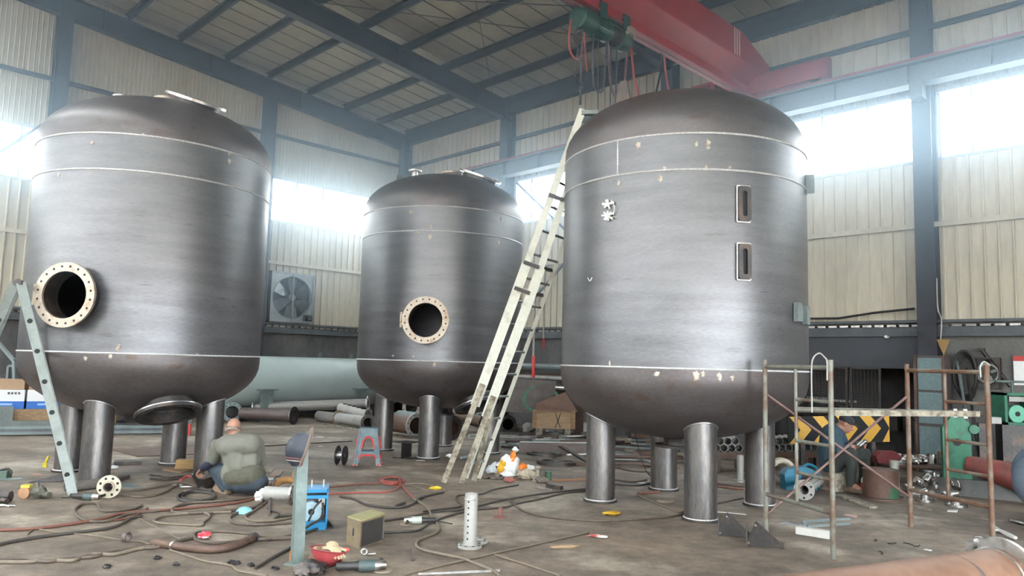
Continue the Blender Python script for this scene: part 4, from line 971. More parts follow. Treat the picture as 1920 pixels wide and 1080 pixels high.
MB().tube([d0 + V((0, 0, 1.36)), d0 + V((0, 0, 1.52))], .018, 8).tube([d0 + V((-.25, 0, 1.52)), d0 + V((.35, 0, 1.52))], .018, 8).build('feed_rail', M_TEAL, t)
MB().box(d0 + V((-.35, -.1, .96)), (.14, .12, .09)).build('switch_box', M_WHITEP, t)
t = thing('air_tank', 'round ended blue tank cut by the right edge of the picture', 'tank', G(1945, 975))
c = at(1966, 905, 7.9); MB().lathe([(.0001, -.16)] + [(.32 * math.sin(a), -.16 * math.cos(a)) for a in [i * PI / 20 for i in range(1, 11)]] + [(.32, .9), (.25, 1.0), (.0001, 1.03)], 40, axis(c, V((.55, .83, 0)))).build('shell', mat('blue_tank', (.015, .09, .27), .5, .1, (.10, .13, .17), 2.5, .48, .12, var=.1), t)
for x, y in ((-.05, -.05), (.28, -.1), (.35, .55), (.6, .4)):
    q = V((c.x + x, c.y + y, 0)); MB().tube([q, V((c.x + x * .7, c.y + y * .7 + .05, c.z - .22))], .022, 8).build('leg', M_DKSTEEL, t)
# ================================================================ right middle ground: stub pile, fittings
def stub(p, d, r, L, m=M_WHITEP): return MB().pipe(p, p + d * L, r, r * .9, 20)
dv = V((.15, 1, 0)).normalized()
def trestle(px0, py0, px1, py1, zt, label):
    p0, p1 = G(px0, py0), G(px1, py1); t = thing('trestle', label, 'trestle', (p0 + p1) / 2)
    MB().beam(p0 + UP * (zt - .05), p1 + UP * (zt - .05), .12, .1).build('beam', M_RUST, t)
    d = (p1 - p0)
    for u in (.12, .88): MB().beam(p0 + d * u, p0 + d * u + UP * (zt - .1), .1, .1, V((0, 1, 0))).build('foot', M_RUST, t)
    MB().beam(p0 + UP * (zt - .05) + dv * .42, p1 + UP * (zt - .05) + dv * .42, .08, .1).build('rear_beam', M_RUST, t)
    for u in (.12, .88): MB().beam(p0 + d * u + dv * .42, p0 + d * u + UP * (zt - .1) + dv * .42, .08, .08, V((0, 1, 0))).build('rear_foot', M_RUST, t)
    return p0, p1
r = .062
for (a, lab, n, gl) in (((1336, 884, 1398, 884), 'rusty trestle under the white pipe stubs right of the front leg of the right tank', 6, 'white pipe stubs on the trestle between the legs of the right tank'), ((1424, 884, 1548, 880), 'rusty trestle under the white pipe stubs behind the blue tool case', 11, 'white pipe stubs on the trestle behind the blue tool case')):
    p0, p1 = trestle(*a, .30, lab); d = (p1 - p0); ln = d.length; d = d.normalized()
    k = max(2, int(ln / (2 * r + .004)))
    lb = 'white pipe stub on the trestle ' + ('between the right tank legs' if n == 6 else 'behind the blue tool case')
    for row in range(2):
        for i in range(k - row):
            if row and random.random() < .25: continue
            p = p0 + d * (r + (2 * r + .003) * i + row * r) + UP * (.30 + r + row * r * 1.74) - dv * random.uniform(.0, .06)
            m = stub(p, dv, r, random.uniform(.38, .5)); one(m, 'pipe_stub', M_WHITEP, lb, 'pipe', gl)
# beige coil, blue case, perforated flanged pipe lying
p = G(1466, 908); mb = MB(); c = p + UP * .185
for i in range(3): mb.torus(c + V((0, .04 * i - .04, 0)), V((.25, 1, .0)), .145, .036, 40, 10)
one(mb, 'hose_coil', mat('beige_hose', (.60, .53, .42), .6), 'beige coil of hose standing behind the blue tool case', 'hose')
p = G(1498, 917); t = thing('tool_case', 'bright blue plastic tool case on the floor behind the scaffold', 'tool case', p)
ex = V((.97, .1, 0)).normalized(); ey = V((-.1, .97, 0)).normalized()
MB().prism([(-.22, 0), (.22, 0), (.23, .18), (.17, .27), (.05, .31), (-.2, .27), (-.24, .2)], p - ey * .08, ex, UP, ey, .16).build('body', mat('case_blue', (.005, .14, .23), .45, var=.08), t)
MB().tube(spline([p + ex * .05 + UP * .29, p + ex * .12 + UP * .33, p + ex * .24 + UP * .29, p + ex * .26 + UP * .1, p + ex * .24 + UP * .03], 5), .02, 8).build('handle', mat('case_blue'), t) if 'case_blue' not in MATS else MB().tube(spline([p + ex * .05 + UP * .29, p + ex * .14 + UP * .33, p + ex * .26 + UP * .27, p + ex * .29 + UP * .1, p + ex * .28 + UP * .02], 5), .02, 8).build('handle', MATS['case_blue'], t)
MB().prism([(-.02, .1), (.12, .1), (.10, .2), (.0, .2)], p - ey * .084, ex, UP, ey, .006).build('recess', M_DARKIN, t)
def perf(label, p, q, rr, fl, m=M_WHITEP, fr=None, n=9, side=None, zf=None):
    t = fpipe(label, p, q, rr, m, fl, fr, M_WHITEP, nb=6)
    zz = (fr or rr * 1.45) if any(fl) else rr
    d = (q - p); s = side if side is not None else V((0, -1, .5)).normalized()
    s = (s - d.normalized() * s.dot(d.normalized())).normalized()
    for i in range(n):
        c = p + d * (.12 + .8 * i / n) + UP * (zz if zf is None else zf); MB().tube([c + s * (rr - .004), c + s * (rr + .003)], rr * .16, 8).build('drilled_hole', M_DARKIN, t)
    return t
perf('white perforated pipe lying on the floor with a drilled white flange facing left', G(1508, 938) , G(1560, 924) + V((0, .35, 0)), .062, (1, 0), fr=.125, n=9)
# red tool, rusty drum, standing perforated pipe, bottle
p = G(1652, 934); t = thing('rusty_drum', 'short rusty drum with faded green patch near the seated worker', 'drum', p)
MB().lathe([(.0001, 0), (.21, 0), (.21, .36), (.2, .37), (.0001, .37)], 40, Matrix.Translation(p)).build('barrel', mat('drum_rust', (.115, .062, .045), .65, .2, (.04, .12, .065), 3.2, .57, .06, var=.2), t)
MB().ring(p + UP * .012, UP, .27, .05, .022, 40).build('base_ring', M_RUST, t)
MB().ring(p + UP * .36, UP, .216, .19, .02, 40).build('rim', M_RUST, t)
ps = G(1678, 931); t = thing('standing_pipe', 'white perforated pipe standing upright beside the rusty drum', 'pipe', ps)
MB().pipe(ps + UP * .015, ps + UP * .46, .058, .05, 24).build('barrel', M_WHITEP, t); MB().ring(ps + UP * .012, UP, .10, .05, .022, 28).build('foot_flange', M_BRIGHT, t)
for i in range(7): MB().tube([ps + V((.035, -.0475, .1 + .05 * i)), ps + V((.032, -.044, .1 + .05 * i))], .008, 8).build('drilled_hole', M_DARKIN, t)
p = G(1620, 919); t = thing('spray_bottle', 'small white and pink bottle left of the rusty drum', 'bottle', p)
MB().lathe([(.0001, 0), (.038, 0), (.038, .1)], 20, Matrix.Translation(p)).build('lower_body', mat('bottle_pink', (.55, .08, .10), .4), t); MB().lathe([(.038, .1), (.036, .15), (.015, .18), (.014, .21), (.0001, .21)], 20, Matrix.Translation(p)).build('upper_body', M_WHITE, t)
# rusty work tables with the heap of stainless fittings
t = thing('low_bench', 'low rusty bench under the stainless fittings', 'bench', G(1745, 925))
b0, b1 = G(1668, 908), G(1808, 912); bd = (b1 - b0).normalized(); bn = V((-bd.y, bd.x, 0)); BLn = (b1 - b0).length
MB().beam(b0 + bn * .25 + UP * .26, b1 + bn * .25 + UP * .26, .55, .03).build('top', M_RUST, t)
for u in (.05, .95):
    for v in (.03, .47): MB().beam(b0 + bd * BLn * u + bn * v, b0 + bd * BLn * u + bn * v + UP * .245, .06, .06, V((0, 1, 0))).build('leg', M_RUST, t)
p = b0 + bn * .2 + bd * .08 + UP * .275
mb = MB(); mb.prism([(-.16, 0), (.16, 0), (.19, .10), (.10, .17), (-.1, .17), (-.19, .1)], p + bd * .02, bd, UP, bn, .16); one(mb, 'red_toolbox', mat('tool_red', (.17, .025, .03), .5), 'dull red rounded tool on the left end of the rusty bench', 'tool')
p = b0 + bd * 1.02 + bn * .22 + UP * .275
mb = MB(); mb.box(p + UP * .09, (.26, .3, .18), -.2); one(mb, 'wooden_box', M_WOOD, 'small rust coloured box at the right end of the low bench', 'box')
def elbow(c, R_, r_, M): 
    mb = MB(); pts = [c + M @ V((R_ * math.cos(a), R_ * math.sin(a), 0)) for a in [i * PI / 2 / 8 for i in range(9)]]; mb.tube(pts, r_, 14); return mb
def rndM(): return Matrix.Rotation(random.uniform(0, 6.3), 3, 'Z') @ Matrix.Rotation(random.uniform(-.9, .9), 3, 'X') @ Matrix.Rotation(random.uniform(0, 6.3), 3, 'Z')
random.seed(21)
for i in range(22):                             # on the bench
    p = b0 + bd * random.uniform(.25, 1.0) + bn * random.uniform(.05, .4) + UP * (.275 + .05); mb = elbow(p, .085, .052, rndM()) if i % 3 else MB().cyl(p - UP * .045, p + UP * random.uniform(.04, .1), random.uniform(.05, .075), 20)
    one(mb, 'pipe_elbow' if i % 3 else 'pipe_reducer', M_STAIN, 'bright stainless pipe fitting lying on top of the low rusty bench', 'pipe fitting', 'stainless fittings on the bench')
fx = [(x, y) for x in range(1706, 1812, 13) for y in (908, 918, 928, 938)]
for i, (x, y) in enumerate(fx):
    if y < 920 and x < 1735 or (x > 1795 and y > 930): continue
    p = G(x + random.uniform(-6, 6), y + random.uniform(-3, 3)) + UP * random.uniform(.06, .22 if y < 930 else .09)
    if i % 4 == 1: mb = MB().cyl(p - UP * .04, p + rndM() @ V((0, 0, .11)), random.uniform(.05, .07), 20)
    elif i % 4 == 3: mb = MB().cyl(p, p + rndM() @ V((.12, 0, 0)), .055, 20, .035)
    else: mb = elbow(p, .09, random.uniform(.048, .065), rndM())
    one(mb, ('pipe_elbow', 'pipe_stub', 'pipe_elbow', 'pipe_reducer')[i % 4], M_STAIN, 'bright stainless pipe fitting in the heap on the floor before the low bench', 'pipe fitting', 'stainless fittings heaped on the floor')
def neck_flange(label, p, ro, rn, h, m=M_STAIN):
    t = thing('neck_flange', label, 'flange', p); mb = MB(); bolt_flange(mb, p + UP * .014, UP, ro, rn * .8, .028, 8); mb.build('disc', [m, M_DARKIN], t)
    MB().pipe(p + UP * .02, p + UP * h, rn, rn * .82, 24).build('neck', m, t)
neck_flange('stainless flange with short neck, nearest one on the floor below the fittings heap', G(1793, 949), .125, .062, .11)
neck_flange('stainless flange lying on the floor left of the nearest necked one', G(1734, 940), .11, .06, .09)
# flat offcuts on the floor on the right
def flat(label, quad, h, m, name='steel_strip', cat='strip', group=None):
    ps = [G(*q) for q in quad]; mb = MB(); mb.hexa([p + UP * .002 for p in ps] + [p + UP * h for p in ps]); return one(mb, name, m, label, cat, group)
M_PALE = mat('pale_board', (.50, .49, .455), .6, var=.06)
flat('long brown board lying on the floor before the rusty drum', [(1566, 931), (1630, 955), (1646, 953), (1580, 929)], .025, M_OLDWOOD, 'board', 'board')
t = thing('square_tube', 'short white square tube lying before the nearest grey scaffold post', 'tube', G(1525, 1003))
p0, p1 = G(1494, 1000), G(1556, 1010); MB().beam(p0 + UP * .035, p1 + UP * .035, .07, .07).build('tube', M_PALE, t)
flat('pale grey triangular steel offcut left of the white square tube', [(1458, 982), (1512, 986), (1510, 990), (1475, 978)], .006, mat('galv_sheet', (.32, .33, .36), .4, .5), 'sheet_offcut', 'sheet')
mb = MB(); q = [G(1512, 989), G(1592, 983), G(1592, 979), G(1510, 985)]
mb.beam(q[0] + UP * .012, q[1] + UP * .012, .05, .022); mb.beam(q[0] + UP * .012, q[0].lerp(q[3], 2.2) + UP * .012, .05, .022); mb.beam(q[0].lerp(q[3], 2.2) + UP * .012, q[1].lerp(q[2], 2.2) + UP * .012, .04, .022)
one(mb, 'steel_template', M_GREYST, 'flat grey steel frame lying behind the nearest grey scaffold post', 'frame')
flat('pink scrap of card on the floor behind the nearest scaffold post', [(1580, 966), (1606, 972), (1608, 967), (1588, 964)], .004, mat('pink_card', (.5, .3, .26), .7), 'card_scrap', 'scrap')
flat('thin pale strip on the floor left of the rusty scaffold post', [(1714, 952), (1746, 958), (1748, 956), (1716, 950)], .015, M_OLDWOOD)
flat('short pale strip on the floor before the fittings heap', [(1776, 960), (1794, 961), (1796, 958), (1778, 958)], .015, M_PALE)
mb = MB(); mb.tube(spline([G(1866, 998) + UP * .02, G(1880, 1000) + UP * .02, G(1905, 1012) + UP * .02, G(1890, 1008) + UP * .02, G(1866, 992) + UP * .02], 5), .016, 8); one(mb, 'bent_strip', M_PALE, 'bent pale strip on the floor right of the rightmost scaffold post', 'strip')
mb = MB(); mb.tube([G(1896, 978) + UP * .015, G(1935, 990) + UP * .015], .018, 8); one(mb, 'rod', M_BRIGHT, 'bright rod on the floor at the right edge', 'rod')
for i, (x, y) in enumerate(((1644, 1014), (1674, 1020), (1706, 1021), (1722, 1025), (1655, 1038))):
    mb = MB(); p = G(x, y) + UP * .006; a = random.uniform(0, 3); mb.tube(spline([p - V((math.cos(a), math.sin(a), 0)) * .05, p, p + V((math.cos(a + .6), math.sin(a + .6), 0)) * .06], 4), .005, 6)
    one(mb, 'wire_scrap', M_BLACK, 'tiny black scrap of wire on the bare floor behind the big brown pipe', 'scrap', 'wire scraps behind the big brown pipe')
flat('tiny white scrap on the floor behind the strap of the big brown pipe', [(1731, 1031), (1746, 1034), (1748, 1032), (1736, 1030)], .004, M_WHITE, 'paper_scrap', 'scrap')
# two black gusset plates
for k, (x, y, lab) in enumerate(((1376, 1008, 'black triangular gusset bracket, left of the pair near the front tank leg'), (1431, 1027, 'black triangular gusset bracket, right and nearest of the pair'))):
    p = G(x, y); t = thing('gusset_bracket', lab, 'bracket', p); s = .155
    e = V((.93, -.36, 0)); n2 = V((.36, .93, 0))
    MB().prism([(-s, 0), (s * 1.0, .02), (s * 1.0, .05), (-s * .35, .225), (-s * .42, .225)], p, e, UP, n2, .012).build('face_plate', M_DKSTEEL, t)
    MB().prism([(-.02, 0), (.16, 0), (.16, .06), (.0, .20)], p - e * s * .95, n2, UP, e, .012).build('side_plate', M_DKSTEEL, t)
    for u, v in ((-s * .82, .03), (-s * .42, .19)): MB().tube([p + e * u + UP * v - n2 * .004, p + e * u + UP * v + n2 * .002], .009, 10).build('bolt_hole', M_FLANGE, t)
    MB().box(p + e * (s * 1.02) + UP * .03 + n2 * .02, (.03, .03, .05), -.3).build('tip_lug', M_BRIGHT if k == 0 else M_DKSTEEL, t)
# the big brown flanged pipe in the bottom right corner
fe = V((3.29, 5.1, .25)); fs = fe - V((1.69, .8, 0)).normalized() * 2.6
t = fpipe('big rust brown flanged pipe cut by the bottom right corner', V((fs.x, fs.y, 0)), V((fe.x, fe.y, 0)), .195, mat('copper_brown', (.185, .09, .052), .5, .3, (.235, .125, .078), 2.2, .5, .2, (1, 1, 1), .12, 14), (0, 1), .265, M_BRIGHT, nb=16)
dd = (fe - fs).normalized(); c = fe - dd * .48; sd = V((dd.y, -dd.x, 0))
mb = MB(); pts = [c + UP * (.202 * math.cos(a)) + sd * (.202 * math.sin(a)) + dd * (.05 * math.sin(a)) for a in [(-.9 + 2.6 * i / 16) for i in range(17)]]; mb.tube(pts, .009, 8); mb.tube([p + dd * .014 for p in pts], .006, 8)
one(mb, 'wire_strap', M_BROWN, 'brown wire strap bent over the big brown pipe', 'strap')
mb = MB(); q = fe + UP * .20 - sd * .17 - dd * .015; mb.box(q, (.10, .05, .04), .5); mb.ell(q + V((.05, .02, .02)), (.04, .03, .03), 10, 8); one(mb, 'clamp', M_STAIN, 'shiny clamp on the upper edge of the big brown pipe flange', 'clamp')
# ================================================================ floor things, left and middle
# scrap heap behind the trash, left of the right tank
def bar(label, p, q, w_, h, m, z=0.0, name='steel_bar', group=None, cat='bar'):
    a, b = G(*p[:2]) + UP * (p[2] if len(p) > 2 else z), G(*q[:2]) + UP * (q[2] if len(q) > 2 else z)
    return one(MB().beam(a + UP * (h / 2 + .002), b + UP * (h / 2 + .002), w_, h), name, m, label, cat, group)
bar('bright topped steel bar lying across the scrap heap left of the right tank', (942, 829, .02), (1045, 826, .12), .05, .04, M_BRIGHT)
bar('heavy dark steel channel lying before the scrap heap, behind the hoops', (973, 848), (1100, 852), .22, .17, M_BROWN)
bar('long pale strip giving the heavy dark channel its lit top', (974, 848, .175), (1112, 850, .175), .08, .02, M_WHITEP)  # light on the channel top, put in as a pale strip
bar('dark angle bar slanting over the two hoops', (1035, 846, .16), (1103, 872, .03), .07, .03, M_DKSTEEL)
bar('grey angle bar slanting in the middle of the scrap heap', (1028, 815, .10), (1076, 832, .05), .07, .03, M_GREYST)
bar('short square brown tube end in the scrap heap', (1018, 828, .05), (1046, 830, .05), .12, .1, M_BROWN)
for lab, c, R_, zz in (('dark steel hoop lying behind the other hoop near the scrap heap', (1020, 860), .30, .07), ('dark steel hoop lying nearest the camera near the scrap heap', (1045, 870), .33, .03)):
    p = G(*c); one(MB().ring(p + UP * zz, V((.03, .05, 1)), R_, R_ - .07, .04, 48), 'steel_hoop', M_DKSTEEL, lab, 'hoop')
bar('small square steel tube lying below the rags, upper of two', (1026, 914), (1053, 919), .06, .05, M_DKSTEEL); bar('thin steel rod lying left of the small square tube below the rags', (1005, 916), (1036, 921), .02, .02, M_BRIGHT)
bar('rust orange strip on the floor between the rags and the right tank leg', (1036, 902), (1098, 899), .16, .006, mat('rust_orange', (.30, .13, .05), .8, var=.2))
random.seed(5)
for i in range(70):
    x, y = random.uniform(925, 1240), random.uniform(813, 848)
    if i > 48: x, y = random.uniform(1105, 1250), random.uniform(835, 880)
    p = G(x, y); a = random.gauss(.1, .55); L_ = random.uniform(.5, 1.5); d = V((math.cos(a), math.sin(a), 0)) * L_ / 2
    z = random.uniform(0, .08)
    while min((q - KC).dot(LWD) for q in (p - d, p + d)) < .9: p = p + LWD * .4
    m = random.choice([M_RUST, M_DKSTEEL, M_GREYST, M_BRIGHT, M_BROWN, M_WHITEP])
    mb = MB()
    if i % 3: mb.beam(p - d + UP * (z + .02), p + d + UP * (z * random.uniform(0, 1.5) + .02), random.uniform(.03, .14), random.uniform(.012, .04))
    else: mb.tube([p - d + UP * (z + .025), p + d + UP * (z + .025)], random.uniform(.012, .03), 8)
    one(mb, 'steel_offcut' if i % 3 else 'steel_rod', m, 'steel offcut lying loose in the scrap heap between the middle and right tanks', 'scrap', 'offcuts in the scrap heap')
# more pieces seen between the legs of the right tank
for i, (x, y, s_) in enumerate(((1200, 828, .25), (1170, 835, .2), (1285, 842, .16), (1228, 840, .2), (1345, 858, .22), (1372, 862, .18))):
    p = G(x, y); mb = MB(); mb.box(p + UP * s_ * .35, (s_ * 1.6, s_, s_ * .7), random.uniform(-.5, .5)); one(mb, 'offcut_block', [M_RUST, M_OLDWOOD, M_FLANGE, M_RUST, M_DKSTEEL, M_GREYST][i], ['rust brown block at the back of the scrap heap under the right tank', 'weathered timber block in the scrap heap left of the back leg', 'pale tan block seen right of the back leg of the right tank', 'low rust block beside the back leg of the right tank', 'dark block left of the upright pale stub between the right tank legs', 'grey block beside the upright pale stub between the right tank legs'][i], 'block')
ps = G(1388, 903); t = thing('standing_pipe', 'short white pipe standing upright left of the right leg of the right tank', 'pipe', ps); MB().pipe(ps, ps + UP * .37, .048, .042, 24).build('barrel', M_WHITEP, t); MB().ring(ps + UP * .01, UP, .09, .045, .02, 28).build('foot_flange', M_BRIGHT, t)
# stool
p = G(689, 871); t = thing('step_stool', 'blue and red plastic step stool before the middle tank', 'stool', p)
M_STB = mat('stool_blue', (.075, .13, .155), .5, 0, (.14, .17, .175), 7, .52, .12, var=.1)
fx_ = V((.99, .12, 0)); fy_ = V((-.12, .99, 0)); hw0, hw1, Hs = .205, .135, .53
def face(n_, off0, off1, ex):
    """leg frame on one side: an arch cut into a tapering panel"""
    outer = [(-hw0, 0), (-hw1, Hs), (hw1, Hs), (hw0, 0)]
    inner = [(hw0 * .62, 0), (hw0 * .58, .17), (-hw0 * .58, .17), (-hw0 * .62, 0)]
    up = [(-hw1 * .62, .22), (-hw1 * .5, .38), (-hw1 * .25, .43), (hw1 * .25, .43), (hw1 * .5, .38), (hw1 * .62, .22)]
    def P3(u, z, o=0.0): return p + ex * u + n_ * (off0 + (off1 - off0) * z / Hs + o) + UP * z
    mb = MB()
    def quad(qs): 
        a = [P3(*q) for q in qs]; b = [P3(q[0], q[1], -.014) for q in qs]; k = len(qs)
        mb.add(a + b, [tuple(range(k)), tuple(range(k, 2 * k))[::-1]] + [(i, (i + 1) % k, k + (i + 1) % k, k + i) for i in range(k)])
    wz = lambda z: hw0 + (hw1 - hw0) * z / Hs
    quad([(-hw0, 0), (-hw0 * .66, 0), (-wz(.2) * .62, .2), (-wz(.2), .2)]); quad([(hw0, 0), (hw0 * .66, 0), (wz(.2) * .62, .2), (wz(.2), .2)][::-1])
    quad([(-wz(.16) * .64, .16), (wz(.16) * .64, .16), (wz(.21) * .62, .21), (-wz(.21) * .62, .21)])
    quad([(-wz(.2), .2), (-wz(.2) * .55, .2), (-wz(.38) * .45, .38), (-wz(.44) * .2, .44), (-wz(.44), .44)]); quad([(wz(.2), .2), (wz(.2) * .55, .2), (wz(.38) * .45, .38), (wz(.44) * .2, .44), (wz(.44), .44)][::-1])
    quad([(-wz(.44), .435), (wz(.44), .435), (hw1, Hs), (-hw1, Hs)])
    mb.build('side_panel', M_STB, t)
    mr = MB(); mr.tube(spline([P3(-wz(.25) * .55, .25, .006), P3(-wz(.36) * .46, .36, .006), P3(-wz(.42) * .2, .415, .006), P3(wz(.42) * .2, .415, .006), P3(wz(.36) * .46, .36, .006), P3(wz(.25) * .55, .25, .006)], 4), .014, 8); mr.build('red_arch', M_REDP, t)
    mr = MB(); mr.tube(spline([P3(-wz(.1) * .62, .10, .006), P3(-wz(.15) * .60, .135, .006), P3(-wz(.17) * .4, .155, .006), P3(wz(.17) * .4, .155, .006), P3(wz(.15) * .60, .135, .006), P3(wz(.1) * .62, .10, .006)], 4), .016, 8); mr.build('red_arch', M_REDP, t)
face(-fy_, .16, .10, fx_); face(fy_, .16, .10, fx_); face(fx_, .205, .135, fy_); face(-fx_, .205, .135, fy_)
mb = MB(); mb.box(p + UP * (Hs + .012), (hw1 * 2.05, .22, .026), .12); mb.build('top', M_STB, t)
for sx in (-1, 1):
    for sy in (-1, 1): MB().box(p + fx_ * .185 * sx + fy_ * .14 * sy + UP * .012, (.07, .05, .024), .12).build('foot', M_REDP, t)
# wire spool
p = G(639, 872); t = thing('wire_spool', 'empty black wire spool standing left of the plastic stool', 'spool', p); ax = V((.96, -.12, 0)).normalized(); c = p + UP * .145
for s_ in (-1, 1): MB().ring(c + ax * .055 * s_, ax, .143, .03, .008, 40).torus(c + ax * .055 * s_, ax, .14, .006, 40, 6).build('disc', mat('spool_black', (.02, .02, .022), .35), t)
MB().pipe(c - ax * .055, c + ax * .055, .06, .03, 28).build('core', M_BRIGHT, t)
# H beam offcut
p = G(752, 860); t = None; mb = MB(); ax = V((.55, .83, 0)); sx = V((.83, -.55, 0))
a0, a1 = p, p + ax * .35
mb.beam(a0 + UP * .01, a1 + UP * .01, .26, .015); mb.beam(a0 + UP * .27, a1 + UP * .27, .26, .015); mb.beam(a0 + UP * .14, a1 + UP * .14, .012, .26)
mb = MB(); e = V((.9, -.42, 0)); n2 = V((.42, .9, 0))
mb.prism([(-.17, 0), (.17, 0), (.17, .012), (.006, .012), (.006, .25), (.17, .25), (.17, .262), (-.17, .262), (-.17, .25), (-.006, .25), (-.006, .012), (-.17, .012)], p, e, UP, n2, .3)
one(mb, 'beam_offcut', M_DKSTEEL, 'dark H beam offcut standing between the stool and the front leg of the middle tank', 'beam')
bar('flat dark bar reaching right from the top of the H beam offcut', (757, 838, .20), (790, 842, .20), .06, .02, M_DKSTEEL)
# rags and the orange and white sack
p = G(958, 893)
sackp = [(-.17, 0), (.16, 0), (.2, .12), (.12, .25), (.06, .30), (.05, .38), (-.02, .40), (-.05, .28), (-.14, .2), (-.21, .1)]
t = thing('torn_sack', 'crumpled orange yellow and white sack standing on the rubbish heap', 'sack', p)
def crumple(c, s, m, name, par, jit=.55, seed=0, label=None, cat=None):
    mb = MB(); mb.ell(c, s, 14, 10, None, jit); 
    for i, v in enumerate(mb.v): mb.v[i] = v + V((noise.noise(v * 14), noise.noise(v * 14 + V((5, 0, 0))), noise.noise(v * 14 + V((0, 5, 0))))) * min(s) * .35
    o = mb.build(name, m, par) if par else mb.build(name, m)
    return tag(o, label, cat) if label else o
crumple(p + V((-.03, 0, .14)), (.15, .10, .15), M_WHITE, 'white_panel', t); crumple(p + V((-.12, -.04, .13)), (.06, .07, .10), mat('sack_yellow', (.75, .42, .02), .6), 'yellow_panel', t)
crumple(p + V((.03, -.03, .25)), (.05, .05, .13), M_ORANGE, 'orange_panel', t); crumple(p + V((-.10, -.05, .04)), (.10, .07, .05), mat('sack_orange_red', (.60, .14, .02), .6), 'orange_base', t); crumple(p + V((.05, -.02, .37)), (.05, .04, .035), M_WHITE, 'white_top', t)
crumple(G(930, 890) + UP * .08, (.12, .1, .1), mat('pale_blue_rag', (.5, .54, .56), .8), 'rag', None, .5, 0, 'pale blue grey rag at the left end of the rubbish heap', 'rag')
crumple(G(978, 893) + UP * .09, (.07, .06, .09), M_ORANGE, 'rag', None, .5, 0, 'orange scrap right of the white sack', 'rag')
crumple(G(990, 888) + UP * .08, (.12, .06, .04), M_WHITE, 'glove', None, .5, 0, 'white glove right of the orange scrap on the rubbish heap', 'glove')
crumple(G(988, 899) + UP * .06, (.14, .1, .07), mat('beige_rag', (.42, .36, .27), .9), 'rag', None, .6, 0, 'beige rag below the white glove', 'rag')
crumple(G(950, 898) + UP * .05, (.10, .07, .055), M_WHITE, 'rag', None, .6, 0, 'white rag on the floor before the torn sack', 'rag')
crumple(G(955, 904) + UP * .03, (.08, .05, .03), mat('dull_pink', (.35, .12, .10), .8), 'rag', None, .5, 0, 'dull red rag nearest the camera in the rubbish heap', 'rag')
t2 = G(1008, 902); mb = MB(); mb.cone(t2, t2 + UP * .07, .08, .04, 16); mb.cyl(t2 + UP * .07, t2 + UP * .17, .03, 12); mb.ell(t2 + UP * .18, (.05, .05, .03), 10, 8); one(mb, 'valve', mat('dull_bronze', (.32, .28, .22), .5, .5), 'dull metal valve standing right of the rags', 'valve')
p = G(1028, 899); one(MB().cyl(p, p + UP * .11, .045, 20), 'green_can', mat('green_can', (.05, .13, .07), .5), 'small dark green can right of the metal valve', 'can')
for i, (x, y) in enumerate(((918, 897), (932, 899), (1016, 905), (999, 897))): crumple(G(x, y) + UP * .03, (.09, .06, .04), mat('brown_rubbish', (.16, .13, .11), .9, var=.25), 'rubbish', None, .7, 0, ['brown rubbish clump at the foot of the long ladder', 'brown rubbish clump below the pale blue rag', 'brown rubbish clump before the metal valve', 'brown rubbish clump between rag and valve'][i], 'rubbish')
# papers and scraps
def scrap(x, y, w_, d_, m, label, rz=0.0, h=.004, name='paper_scrap', cat='scrap', z=0.0):
    p = G(x, y); mb = MB(); mb.ell(p + UP * (z + h), (w_, d_, h), 10, 8, Matrix.Rotation(rz, 3, 'Z'), .8); return one(mb, name, m, label, cat)
scrap(602, 837, .05, .03, M_WHITE, 'white paper scrap on the floor below the white pipes'); scrap(601, 820, .09, .06, M_WHITE, 'white torn paper on the floor right of the crouching man, behind the mask')
scrap(789, 864, .07, .04, M_WHITE, 'white scrap at the foot of the front leg of the middle tank'); scrap(796, 871, .12, .04, M_PALEW, 'tan wood chip before the front leg of the middle tank')
scrap(844, 858, .06, .05, M_WHITE, 'small white scrap left of the foot of the long ladder', h=.03)
scrap(1145, 966, .10, .05, mat('amber_wrapper', (.50, .30, .03), .4), 'amber yellow wrapper on the floor left of the front leg of the right tank', .1, .02, 'wrapper')
scrap(1122, 1008, .09, .04, mat('red_white_wrapper', (.55, .10, .08), .5, 0, (.7, .66, .62), 20, .52, .05), 'red and white wrapper on the open floor', -.4, .012, 'wrapper')
scrap(384, 1010, .055, .04, mat('pink_red', (.60, .06, .08), .5, 0, (.7, .6, .6), 24, .55, .05), 'crumpled red and white packet lying in the hose loops', .4, .03, 'packet')
scrap(1058, 1027, .12, .02, M_PALEW, 'small pale splinter on the open floor at the middle', .2, .01, 'splinter')
scrap(1204, 866 + 40, .06, .03, M_WHITE, 'tiny white scrap between the right tank legs')
# upright pale steel post with welding mask
pb = G(557, 1057); pt = at(566, 842, pb.y - .01)
t = thing('steel_post', 'pale grey green square steel post standing in the foreground, welding mask on top', 'post', pb)
axp = (pt - pb).normalized(); mb = MB(); mb.beam(pb, pb + axp * (pt - pb).length, .085, .085, V((-.5, .866, 0))); mb.build('tube', M_TEAL, t); MB().box(pb + UP * .005, (.15, .15, .01), -.28).build('base_plate', M_TEAL, t)
mk = thing('welding_mask', 'dark navy welding mask hung on top of the pale steel post', 'mask', pt)
cm = at(569, 842, pb.y - .02)
